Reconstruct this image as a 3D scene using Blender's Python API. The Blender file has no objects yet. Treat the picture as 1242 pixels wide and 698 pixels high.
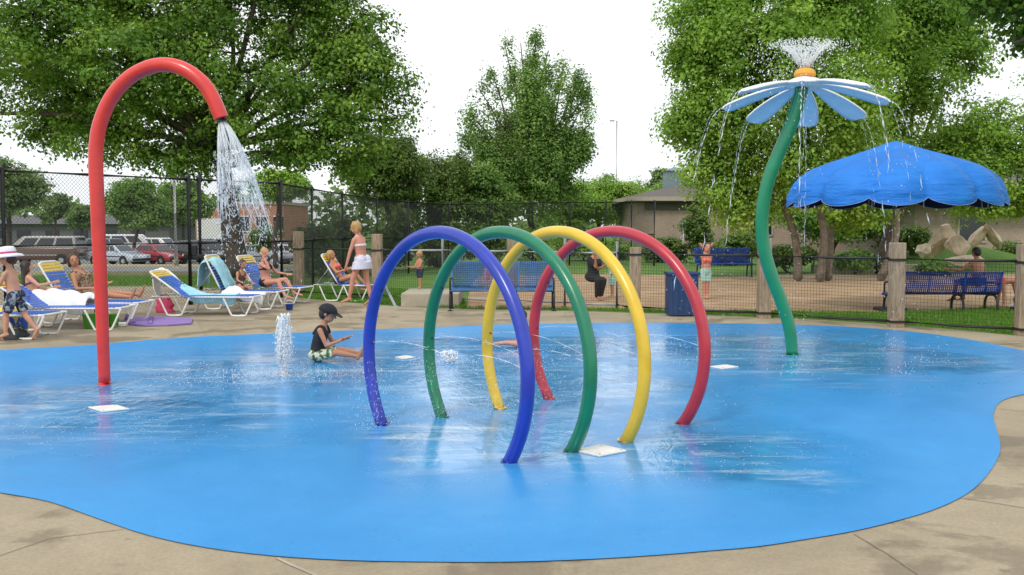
import bpy, bmesh, math, random
import numpy as np
from mathutils import Vector, Matrix, Euler, noise as mnoise
PI = math.pi
S = bpy.context.scene
COL = S.collection
rnd = random.Random(7)

# ------------------------------------------------------------------ camera
F, CX, CY, HC = 1141.0, 621.0, 349.0, 1.6
PITCH = math.atan(75.0 / F)
def ray(u, v):
    a = (u - CX) / F; b = -(v - CY) / F
    return Vector((a, math.cos(PITCH) + b * math.sin(PITCH), -math.sin(PITCH) + b * math.cos(PITCH)))
def gp(u, v, z=0.0):
    d = ray(u, v); t = (z - HC) / d.z
    return Vector((d.x * t, d.y * t, z))
def at(u, v, Y):
    d = ray(u, v); t = Y / d.y
    return Vector((d.x * t, Y, HC + d.z * t))
cam = bpy.data.cameras.new('camera')
cam.lens = 36.0 * F / 1242.0; cam.sensor_width = 36.0
cam.clip_start = 0.05; cam.clip_end = 3000
co = bpy.data.objects.new('camera', cam); COL.objects.link(co)
co.location = (0, 0, HC); co.rotation_euler = (PI / 2 - PITCH, 0, 0)
S.camera = co

# ------------------------------------------------------------------ materials
MATS = {}
def new_mat(name):
    m = bpy.data.materials.new(name); m.use_nodes = True
    nt = m.node_tree
    for n in list(nt.nodes): nt.nodes.remove(n)
    out = nt.nodes.new('ShaderNodeOutputMaterial')
    MATS[name] = m
    return m, nt, out
def nd(nt, t, **kw):
    n = nt.nodes.new(t)
    for k, v in kw.items():
        if k.startswith('i_'):
            key = k[2:]
            n.inputs[int(key) if key.isdigit() else key.replace('_', ' ')].default_value = v
        else: setattr(n, k, v)
    return n
def lk(nt, a, b): nt.links.new(a, b)
def ramp(nt, fac, stops):
    r = nt.nodes.new('ShaderNodeValToRGB')
    els = r.color_ramp.elements
    while len(els) < len(stops): els.new(0.5)
    for e, (p, c) in zip(els, stops):
        e.position = p; e.color = (c[0], c[1], c[2], 1) if len(c) == 3 else c
    lk(nt, fac, r.inputs[0]); return r.outputs[0]
def noi(nt, scale, detail=4, rough=.6, vec=None, dist=0.0):
    n = nd(nt, 'ShaderNodeTexNoise'); n.inputs['Scale'].default_value = scale
    n.inputs['Detail'].default_value = detail; n.inputs['Roughness'].default_value = rough
    n.inputs['Distortion'].default_value = dist
    if vec is not None: lk(nt, vec, n.inputs['Vector'])
    return n.outputs['Fac']
def mth(nt, op, a, b=None, clamp=False):
    n = nd(nt, 'ShaderNodeMath', operation=op); n.use_clamp = clamp
    for i, x in enumerate((a, b)):
        if x is None: continue
        if isinstance(x, (int, float)): n.inputs[i].default_value = x
        else: lk(nt, x, n.inputs[i])
    return n.outputs[0]
def mixc(nt, fac, a, b, mode='MIX'):
    n = nd(nt, 'ShaderNodeMix', data_type='RGBA', blend_type=mode)
    for i, x in ((0, fac), (6, a), (7, b)):
        if isinstance(x, (int, float)): n.inputs[i].default_value = x
        elif isinstance(x, tuple): n.inputs[i].default_value = (x[0], x[1], x[2], 1)
        else: lk(nt, x, n.inputs[i])
    return n.outputs[2]
def pm(name, col, rough=.5, var=.12, scale=8, bump=0.0, bscale=60, metal=0.0, spec=.5, coat=0.0, sub=0.0):
    """a principled material with two octaves of colour variation and a little bump"""
    m, nt, out = new_mat(name)
    p = nd(nt, 'ShaderNodeBsdfPrincipled')
    tc = nd(nt, 'ShaderNodeTexCoord').outputs['Object']
    a = noi(nt, scale, 5, .65, tc)
    lo = tuple(c * (1 - var) for c in col); hi = tuple(min(1, c * (1 + var)) for c in col)
    c = ramp(nt, a, [(.3, lo), (.7, hi)])
    lk(nt, c, p.inputs['Base Color'])
    p.inputs['Roughness'].default_value = rough
    p.inputs['Metallic'].default_value = metal
    p.inputs['Specular IOR Level'].default_value = spec
    p.inputs['Coat Weight'].default_value = coat
    p.inputs['Coat Roughness'].default_value = .15
    if sub:
        p.inputs['Subsurface Weight'].default_value = sub
        p.inputs['Subsurface Radius'].default_value = (.012, .005, .003)
    if bump:
        b = nd(nt, 'ShaderNodeBump'); b.inputs['Strength'].default_value = bump; b.inputs['Distance'].default_value = .01
        lk(nt, noi(nt, bscale, 4, .6, tc), b.inputs['Height']); lk(nt, b.outputs[0], p.inputs['Normal'])
    lk(nt, p.outputs[0], out.inputs[0])
    return m
M = {}
def PMK(key, *a, **k): M[key] = pm(key, *a, **k)
PMK('blue_tube', (.012, .035, .36), .3, .24, 3.5, .06, 40, coat=.3)
PMK('green_tube', (.003, .17, .08), .32, .22, 3.5, .06, 40, coat=.3)
PMK('yellow_tube', (.72, .47, .03), .3, .1, 5, .06, 40, coat=.3)
PMK('crimson_tube', (.44, .024, .042), .32, .2, 3.5, .06, 40, coat=.3)
PMK('red_paint', (.66, .035, .03), .33, .14, 4, .08, 30, coat=.3)
PMK('stem_green', (.003, .21, .095), .3, .12, 5, .06, 40, coat=.3)
PMK('dark_metal', (.012, .013, .014), .45, .2, 9)
PMK('chain_wire', (.014, .016, .017), .5, .2, 9)
PMK('galvanised', (.32, .34, .36), .45, .2, 9)
PMK('grey_wire', (.12, .12, .115), .5, .2, 9)
PMK('white_plastic', (.78, .78, .76), .4, .05, 9)
PMK('white_plate', (.72, .70, .66), .5, .12, 18, .1)
PMK('petal_white', (.82, .83, .84), .35, .05, 9)
PMK('petal_blue', (.74, .83, .94), .4, .06, 6)
PMK('nozzle_orange', (.75, .36, .04), .4, .1, 9)
PMK('canvas_blue', (.010, .15, .66), .7, .14, 3, .5, 9)
PMK('canvas_trim', (.22, .32, .6), .8, .08, 9)
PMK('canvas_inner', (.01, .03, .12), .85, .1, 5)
PMK('strap_blue', (.03, .13, .56), .45, .15, 9)
PMK('strap_yellow', (.75, .52, .06), .45, .1, 9)
PMK('bench_blue', (.016, .085, .52), .4, .15, 9)
PMK('bench_steel_blue', (.06, .17, .37), .4, .15, 9)
PMK('bin_blue', (.012, .042, .125), .5, .2, 7, .1)
PMK('towel_white', (.80, .80, .78), .95, .06, 12, .5, 120)
PMK('towel_cyan', (.34, .64, .72), .95, .16, 7, .5, 120)
PMK('mat_purple', (.25, .16, .42), .8, .12, 10, .2)
PMK('bucket_green', (.12, .50, .06), .4, .1, 9)
PMK('bucket_blue', (.02, .10, .5), .4, .1, 9)
PMK('bag_pink', (.55, .04, .12), .7, .2, 9, .2)
PMK('bag_black', (.02, .025, .03), .7, .2, 9, .2)
PMK('bag_yellow', (.7, .55, .05), .7, .12, 9, .2)
PMK('toy_red', (.6, .05, .03), .4, .1, 9)
PMK('skin_fair', (.56, .29, .19), .55, .08, 14, spec=.35, sub=.08)
PMK('skin_tan', (.46, .215, .125), .55, .08, 14, spec=.35, sub=.08)
PMK('skin_pink', (.58, .265, .19), .55, .08, 14, spec=.35, sub=.08)
PMK('hair_brown', (.055, .028, .015), .5, .35, 40, .5, 90)
PMK('hair_dark', (.02, .012, .009), .5, .35, 40, .5, 90)
PMK('hair_blond', (.42, .26, .09), .5, .3, 40, .5, 90)
PMK('hair_red', (.28, .085, .03), .5, .3, 40, .5, 90)
PMK('cloth_black', (.012, .014, .018), .85, .2, 12, .2)
PMK('cloth_navy', (.02, .03, .07), .85, .25, 12, .2)
PMK('cloth_white', (.72, .73, .76), .85, .08, 12, .2)
PMK('cloth_lilac', (.60, .60, .72), .85, .1, 22, .2)
PMK('cloth_brown', (.09, .05, .035), .8, .3, 25, .2)
PMK('cloth_pink', (.68, .08, .24), .8, .15, 12, .2)
PMK('cloth_coral', (.75, .16, .10), .8, .15, 12, .2)
PMK('cloth_purple', (.09, .03, .14), .8, .15, 12, .2)
PMK('cloth_aqua', (.35, .58, .52), .8, .12, 12, .2)
PMK('eye_dark', (.015, .012, .01), .25, .1, 9)
PMK('lip_red', (.38, .10, .08), .5, .1, 9)
PMK('bark', (.085, .065, .05), .9, .45, 6, .9, 18)
PMK('bark_pale', (.20, .165, .13), .9, .5, 6, .9, 18)
PMK('car_brown', (.085, .045, .028), .3, .06, 2, coat=.7)
PMK('car_silver', (.42, .48, .55), .3, .05, 2, coat=.7, metal=.3)
PMK('car_red', (.32, .018, .03), .3, .05, 2, coat=.7)
PMK('car_white', (.76, .77, .78), .3, .05, 2, coat=.7)
PMK('car_black', (.018, .02, .024), .3, .05, 2, coat=.7)
PMK('car_blue', (.06, .10, .18), .3, .05, 2, coat=.7)
PMK('car_grey', (.25, .27, .29), .3, .05, 2, coat=.7, metal=.3)
PMK('van_trim', (.34, .33, .31), .4, .05, 2, coat=.4)
PMK('car_glass', (.012, .016, .02), .06, .1, 3, spec=.8)
PMK('tyre', (.016, .016, .017), .85, .15, 12)
PMK('rim', (.45, .46, .47), .3, .1, 9, metal=.6)
PMK('lamp_clear', (.75, .76, .78), .15, .05, 9)
PMK('lamp_red', (.42, .02, .02), .2, .05, 9)
PMK('pole_white', (.66, .66, .64), .5, .1, 5)
PMK('roof_shingle', (.12, .105, .095), .9, .3, 22, .6, 30)
PMK('trim_tan', (.42, .36, .29), .7, .1, 6)
PMK('cupola_blue', (.17, .24, .28), .6, .12, 6)
PMK('wall_grey', (.12, .125, .13), .8, .12, 3)
PMK('roof_grey', (.11, .11, .115), .8, .15, 3)
PMK('window_dark', (.02, .025, .03), .1, .1, 3, spec=.7)
PMK('rock_tan', (.66, .51, .38), .9, .3, 2.2, .8, 9)
PMK('joint_dark', (.25, .205, .15), .95, .3, 6)
PMK('kerb_tan', (.46, .40, .27), .9, .15, 3)
PMK('slab_concrete', (.38, .335, .26), .85, .15, 3, .2)

m, nt, out = new_mat('canvas_blue'); p = nd(nt, 'ShaderNodeBsdfPrincipled'); p.inputs['Roughness'].default_value = .7
tc = nd(nt, 'ShaderNodeTexCoord').outputs['Object']
lk(nt, ramp(nt, noi(nt, 1.6, 5, .65, tc), [(.3, (.007, .15, .56)), (.7, (.012, .21, .70))]), p.inputs['Base Color'])
mp = nd(nt, 'ShaderNodeMapping'); mp.inputs['Scale'].default_value = (2.2, 2.2, 11); lk(nt, tc, mp.inputs[0])
b = nd(nt, 'ShaderNodeBump'); b.inputs['Strength'].default_value = .8; b.inputs['Distance'].default_value = .05
lk(nt, noi(nt, 1.3, 4, .55, mp.outputs[0], .5), b.inputs['Height']); lk(nt, b.outputs[0], p.inputs['Normal'])
lk(nt, p.outputs[0], out.inputs[0]); M['canvas_blue'] = m
# camouflage / leopard / floral prints
def print_mat(name, cols, scale, thr):
    m, nt, out = new_mat(name); p = nd(nt, 'ShaderNodeBsdfPrincipled'); p.inputs['Roughness'].default_value = .85
    tc = nd(nt, 'ShaderNodeTexCoord').outputs['Object']
    c = ramp(nt, noi(nt, scale, 2, .5, tc), list(zip(thr, cols)))
    lk(nt, c, p.inputs['Base Color']); lk(nt, p.outputs[0], out.inputs[0]); M[name] = m
print_mat('print_camo', [(.06, .11, .03), (.10, .17, .05), (.6, .62, .5), (.5, .52, .42)], 16, [.40, .47, .53, .7])
print_mat('print_leopard', [(.10, .06, .04), (.13, .08, .05), (.38, .25, .15), (.42, .3, .2)], 28, [.38, .46, .52, .7])
print_mat('print_floral', [(.015, .02, .045), (.02, .03, .07), (.25, .30, .36), (.5, .55, .55)], 13, [.40, .50, .56, .72])
print_mat('print_yellow', [(.02, .09, .4), (.03, .1, .45), (.75, .55, .06), (.8, .6, .08)], 9, [.38, .48, .5, .7])

# wood posts
m, nt, out = new_mat('post_wood'); p = nd(nt, 'ShaderNodeBsdfPrincipled'); p.inputs['Roughness'].default_value = .85
tc = nd(nt, 'ShaderNodeTexCoord'); mp = nd(nt, 'ShaderNodeMapping'); mp.inputs['Scale'].default_value = (9, 9, 1.3)
lk(nt, tc.outputs['Object'], mp.inputs[0])
c = ramp(nt, noi(nt, 3, 6, .7, mp.outputs[0], .6), [(.28, (.13, .09, .06)), (.5, (.30, .225, .15)), (.72, (.43, .34, .24))])
lk(nt, c, p.inputs['Base Color'])
b = nd(nt, 'ShaderNodeBump'); b.inputs['Strength'].default_value = .5; b.inputs['Distance'].default_value = .01
lk(nt, noi(nt, 6, 5, .7, mp.outputs[0]), b.inputs['Height']); lk(nt, b.outputs[0], p.inputs['Normal'])
lk(nt, p.outputs[0], out.inputs[0]); M['post_wood'] = m

# brick
def brick(name, c1, c2, mortar, sx=4.0):
    m, nt, out = new_mat(name); p = nd(nt, 'ShaderNodeBsdfPrincipled'); p.inputs['Roughness'].default_value = .9
    tc = nd(nt, 'ShaderNodeTexCoord'); mp = nd(nt, 'ShaderNodeMapping'); mp.inputs['Rotation'].default_value = (PI / 2, 0, 0)
    lk(nt, tc.outputs['Object'], mp.inputs[0])
    br = nd(nt, 'ShaderNodeTexBrick'); br.inputs['Scale'].default_value = sx
    br.inputs['Color1'].default_value = (*c1, 1); br.inputs['Color2'].default_value = (*c2, 1); br.inputs['Mortar'].default_value = (*mortar, 1)
    br.inputs['Mortar Size'].default_value = .025
    lk(nt, mp.outputs[0], br.inputs[0])
    c = mixc(nt, .35, br.outputs[0], ramp(nt, noi(nt, .8, 5, .7, tc.outputs['Object']), [(.3, (.3, .3, .3)), (.7, (1, 1, 1))]), 'MULTIPLY')
    lk(nt, c, p.inputs['Base Color']); lk(nt, p.outputs[0], out.inputs[0]); M[name] = m
brick('brick_pinkish', (.40, .275, .22), (.47, .33, .265), (.44, .39, .34))
brick('brick_orange', (.42, .17, .09), (.47, .21, .12), (.4, .3, .24), 3)

# leaves: per-face tint attribute, thin translucent
def leaf_mat(name, dark, light, warm, trans=.35):
    m, nt, out = new_mat(name)
    at_ = nd(nt, 'ShaderNodeAttribute', attribute_name='tint')
    c = ramp(nt, at_.outputs['Fac'], [(0, dark), (.55, light), (1, warm)])
    d = nd(nt, 'ShaderNodeBsdfPrincipled'); d.inputs['Roughness'].default_value = .5; d.inputs['Specular IOR Level'].default_value = .35
    t = nd(nt, 'ShaderNodeBsdfTranslucent')
    lk(nt, c, d.inputs['Base Color'])
    lk(nt, mixc(nt, 1.0, c, (1.0, 1.0, .55), 'MULTIPLY'), t.inputs[0])
    mx = nd(nt, 'ShaderNodeMixShader'); mx.inputs[0].default_value = trans
    lk(nt, d.outputs[0], mx.inputs[1]); lk(nt, t.outputs[0], mx.inputs[2]); lk(nt, mx.outputs[0], out.inputs[0]); M[name] = m
leaf_mat('leaf_maple', (.085, .175, .025), (.18, .34, .048), (.32, .48, .075), .46)
leaf_mat('leaf_lime', (.145, .275, .036), (.30, .50, .075), (.45, .64, .125), .5)
leaf_mat('leaf_ash', (.11, .21, .05), (.22, .38, .09), (.33, .48, .13), .46)
leaf_mat('leaf_shrub', (.085, .145, .032), (.165, .265, .06), (.26, .37, .085), .44)
leaf_mat('leaf_far', (.12, .20, .07), (.22, .34, .12), (.32, .44, .17), .45)
leaf_mat('grass_blade', (.07, .18, .015), (.14, .31, .03), (.24, .40, .07), .35)

# ground grass
m, nt, out = new_mat('lawn'); p = nd(nt, 'ShaderNodeBsdfPrincipled'); p.inputs['Roughness'].default_value = .95
tc = nd(nt, 'ShaderNodeTexCoord').outputs['Object']
c1 = ramp(nt, noi(nt, .35, 5, .7, tc), [(.3, (.07, .16, .018)), (.7, (.13, .26, .034))])
c2 = ramp(nt, noi(nt, 22, 4, .7, tc), [(.3, (.6, .62, .5)), (.7, (1.25, 1.2, 1.1))])
lk(nt, mixc(nt, 1.0, c1, c2, 'MULTIPLY'), p.inputs['Base Color'])
b = nd(nt, 'ShaderNodeBump'); b.inputs['Strength'].default_value = .8; b.inputs['Distance'].default_value = .04
lk(nt, noi(nt, 30, 4, .7, tc), b.inputs['Height']); lk(nt, b.outputs[0], p.inputs['Normal'])
lk(nt, p.outputs[0], out.inputs[0]); M['lawn'] = m
# sand
m, nt, out = new_mat('sand'); p = nd(nt, 'ShaderNodeBsdfPrincipled'); p.inputs['Roughness'].default_value = .95
tc = nd(nt, 'ShaderNodeTexCoord').outputs['Object']
lk(nt, ramp(nt, noi(nt, .9, 7, .7, tc), [(.3, (.25, .155, .085)), (.5, (.38, .25, .14)), (.7, (.48, .34, .205))]), p.inputs['Base Color'])
b = nd(nt, 'ShaderNodeBump'); b.inputs['Strength'].default_value = 1; b.inputs['Distance'].default_value = .08
lk(nt, noi(nt, 3, 6, .6, tc), b.inputs['Height']); lk(nt, b.outputs[0], p.inputs['Normal'])
lk(nt, p.outputs[0], out.inputs[0]); M['sand'] = m
# asphalt
PMK('asphalt', (.17, .175, .18), .9, .2, 1.2, .3, 60)
PMK('paint_white', (.72, .72, .7), .7, .12, 6)
# deck concrete: tan, blotchy, with damp stains and fine grain
m, nt, out = new_mat('deck_concrete'); p = nd(nt, 'ShaderNodeBsdfPrincipled')
tc = nd(nt, 'ShaderNodeTexCoord').outputs['Object']
base = ramp(nt, noi(nt, .55, 8, .7, tc, .4), [(.25, (.22, .175, .115)), (.5, (.34, .28, .19)), (.75, (.43, .36, .255))])
grain = ramp(nt, noi(nt, 55, 5, .75, tc), [(.3, (.80, .79, .77)), (.7, (1.1, 1.1, 1.1))])
c = mixc(nt, 1.0, base, grain, 'MULTIPLY')
spots = ramp(nt, noi(nt, 9, 3, .5, tc), [(.70, (1, 1, 1)), (.76, (.72, .68, .62))])
c = mixc(nt, .8, c, spots, 'MULTIPLY')
wetm = ramp(nt, noi(nt, 1.1, 6, .62, tc, .3), [(.52, (0, 0, 0)), (.57, (1, 1, 1))])
c = mixc(nt, mth(nt, 'MULTIPLY', wetm, .68), c, mixc(nt, 1.0, c, (.55, .50, .43), 'MULTIPLY'))
lk(nt, c, p.inputs['Base Color'])
lk(nt, ramp(nt, wetm, [(0, (.85, .85, .85)), (1, (.42, .42, .42))]), p.inputs['Roughness'])
b = nd(nt, 'ShaderNodeBump'); b.inputs['Strength'].default_value = .35; b.inputs['Distance'].default_value = .006
lk(nt, noi(nt, 80, 5, .7, tc), b.inputs['Height']); lk(nt, b.outputs[0], p.inputs['Normal'])
lk(nt, p.outputs[0], out.inputs[0]); M['deck_concrete'] = m

# splash pad: blue poured rubber, with a thin film of running water on the wet part
m, nt, out = new_mat('splash_pad'); p = nd(nt, 'ShaderNodeBsdfPrincipled')
tcn = nd(nt, 'ShaderNodeTexCoord'); tc = tcn.outputs['Object']
wet = None
def ell(u, v, ru, rv):
    c = gp(u, v); a = gp(u + ru, v); t = gp(u, v - rv); bb = gp(u, v + rv)
    return (c.x, (t.y + bb.y) / 2, abs(a.x - c.x), abs(t.y - bb.y) / 2)
WET = [ell(120, 505, 330, 45), ell(350, 455, 240, 38), ell(640, 480, 240, 62), ell(600, 545, 190, 48),
       ell(860, 558, 185, 40), ell(960, 436, 260, 36), ell(650, 425, 260, 20), ell(1130, 440, 130, 20)]
distort = nd(nt, 'ShaderNodeVectorMath', operation='SCALE'); distort.inputs['Scale'].default_value = 1.5
nz = nd(nt, 'ShaderNodeTexNoise'); nz.inputs['Scale'].default_value = .7; nz.inputs['Detail'].default_value = 4
lk(nt, tc, nz.inputs['Vector'])
sub = nd(nt, 'ShaderNodeVectorMath', operation='SUBTRACT'); sub.inputs[1].default_value = (.5, .5, .5)
lk(nt, nz.outputs['Color'], sub.inputs[0]); lk(nt, sub.outputs[0], distort.inputs[0])
add = nd(nt, 'ShaderNodeVectorMath', operation='ADD'); lk(nt, tc, add.inputs[0]); lk(nt, distort.outputs[0], add.inputs[1])
for (x, y, rx, ry) in WET:
    s1 = nd(nt, 'ShaderNodeVectorMath', operation='SUBTRACT'); s1.inputs[1].default_value = (x, y, 0); lk(nt, add.outputs[0], s1.inputs[0])
    s2 = nd(nt, 'ShaderNodeVectorMath', operation='MULTIPLY'); s2.inputs[1].default_value = (1 / rx, 1 / ry, 0); lk(nt, s1.outputs[0], s2.inputs[0])
    ln = nd(nt, 'ShaderNodeVectorMath', operation='LENGTH'); lk(nt, s2.outputs[0], ln.inputs[0])
    v_ = mth(nt, 'SUBTRACT', 1.15, ln.outputs['Value'])
    wet = v_ if wet is None else mth(nt, 'MAXIMUM', wet, v_)
wet = mth(nt, 'ADD', wet, mth(nt, 'MULTIPLY', mth(nt, 'SUBTRACT', noi(nt, 2.2, 5, .65, tc), .5), .9))
film = nd(nt, 'ShaderNodeMapRange', interpolation_type='SMOOTHSTEP'); film.inputs[1].default_value = 0.0; film.inputs[2].default_value = .7
lk(nt, wet, film.inputs[0]); film = film.outputs[0]
damp = nd(nt, 'ShaderNodeMapRange', interpolation_type='SMOOTHSTEP'); damp.inputs[1].default_value = -.75; damp.inputs[2].default_value = .15; damp.inputs[4].default_value = .62
lk(nt, wet, damp.inputs[0]); damp = mth(nt, 'MAXIMUM', film, mth(nt, 'MULTIPLY', damp.outputs[0], .8))
grain = ramp(nt, noi(nt, 140, 3, .7, tc), [(.3, (.86, .86, .87)), (.7, (1.1, 1.1, 1.08))])
dry = ramp(nt, noi(nt, .5, 6, .7, tc, .3), [(.3, (.026, .235, .57)), (.7, (.046, .30, .68))])
fade = ramp(nt, noi(nt, .23, 7, .75, tc, .8), [(.35, (.90, .93, .95)), (.65, (1.14, 1.08, 1.03))])
speck = ramp(nt, noi(nt, 26, 2, .5, tc), [(.735, (1, 1, 1)), (.765, (.62, .62, .64))])
scuff = ramp(nt, noi(nt, 3.5, 8, .8, tc, 1.5), [(.60, (1, 1, 1)), (.72, (1.14, 1.08, 1.02))])
dry = mixc(nt, 1.0, mixc(nt, 1.0, mixc(nt, 1.0, dry, fade, 'MULTIPLY'), speck, 'MULTIPLY'), scuff, 'MULTIPLY')
dry = mixc(nt, 1.0, dry, grain, 'MULTIPLY')
wetc = ramp(nt, noi(nt, 1.1, 5, .65, tc, .5), [(.3, (.018, .175, .42)), (.60, (.06, .31, .65))])
fmp = nd(nt, 'ShaderNodeMapping'); fmp.inputs['Scale'].default_value = (.55, 2.6, 1); fmp.inputs['Rotation'].default_value = (0, 0, .06); lk(nt, tc, fmp.inputs[0])
foam = ramp(nt, noi(nt, 1.6, 7, .72, fmp.outputs[0], .5), [(.52, (0, 0, 0)), (.70, (1, 1, 1))])  # pale streaks: foam, and the sky's sheen painted onto the wet film
fsp = ramp(nt, noi(nt, 45, 3, .7, tc), [(.42, (0, 0, 0)), (.62, (1, 1, 1))])
foam = mth(nt, 'MULTIPLY', mth(nt, 'MULTIPLY', foam, film), mth(nt, 'MULTIPLY_ADD', fsp, .6))
nt.nodes[-1].inputs[2].default_value = .25
lk(nt, mixc(nt, mth(nt, 'MULTIPLY', foam, .8), mixc(nt, film, dry, wetc), (.62, .76, .86)), p.inputs['Base Color'])
lk(nt, ramp(nt, damp, [(0, (.52, .52, .52)), (.5, (.27, .27, .27)), (1, (.10, .10, .10))]), p.inputs['Roughness'])
mp = nd(nt, 'ShaderNodeMapping'); mp.inputs['Scale'].default_value = (1.0, .55, 1); lk(nt, tc, mp.inputs[0])
rip = noi(nt, 7, 4, .6, mp.outputs[0], 1.2)
rip = mth(nt, 'ADD', mth(nt, 'MULTIPLY', rip, film), mth(nt, 'MULTIPLY', noi(nt, 140, 3, .7, tc), mth(nt, 'MULTIPLY', mth(nt, 'SUBTRACT', 1.0, film), .18)))
b = nd(nt, 'ShaderNodeBump'); b.inputs['Strength'].default_value = .3; b.inputs['Distance'].default_value = .017
lk(nt, rip, b.inputs['Height']); lk(nt, b.outputs[0], p.inputs['Normal'])
lk(nt, ramp(nt, film, [(0, (.35, .35, .35)), (1, (.8, .8, .8))]), p.inputs['Specular IOR Level'])
lk(nt, p.outputs[0], out.inputs[0]); M['splash_pad'] = m

# water: spray droplets and thin strands
def water_mat(name, tr):
    m, nt, out = new_mat(name)
    p = nd(nt, 'ShaderNodeBsdfPrincipled'); p.inputs['Base Color'].default_value = (.93, .96, .98, 1)
    p.inputs['Roughness'].default_value = .3; p.inputs['IOR'].default_value = 1.33
    t = nd(nt, 'ShaderNodeBsdfTransparent'); mx = nd(nt, 'ShaderNodeMixShader')
    nf = noi(nt, 25, 3, .6, nd(nt, 'ShaderNodeTexCoord').outputs['Object'])
    mr = nd(nt, 'ShaderNodeMapRange'); mr.inputs[3].default_value = tr - .2; mr.inputs[4].default_value = tr + .2
    lk(nt, nf, mr.inputs[0]); lk(nt, mr.outputs[0], mx.inputs[0])
    lk(nt, p.outputs[0], mx.inputs[1]); lk(nt, t.outputs[0], mx.inputs[2]); lk(nt, mx.outputs[0], out.inputs[0]); M[name] = m
water_mat('water_clear', .5)
water_mat('water_sheet', .70)
water_mat('water_foam', .14)

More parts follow.
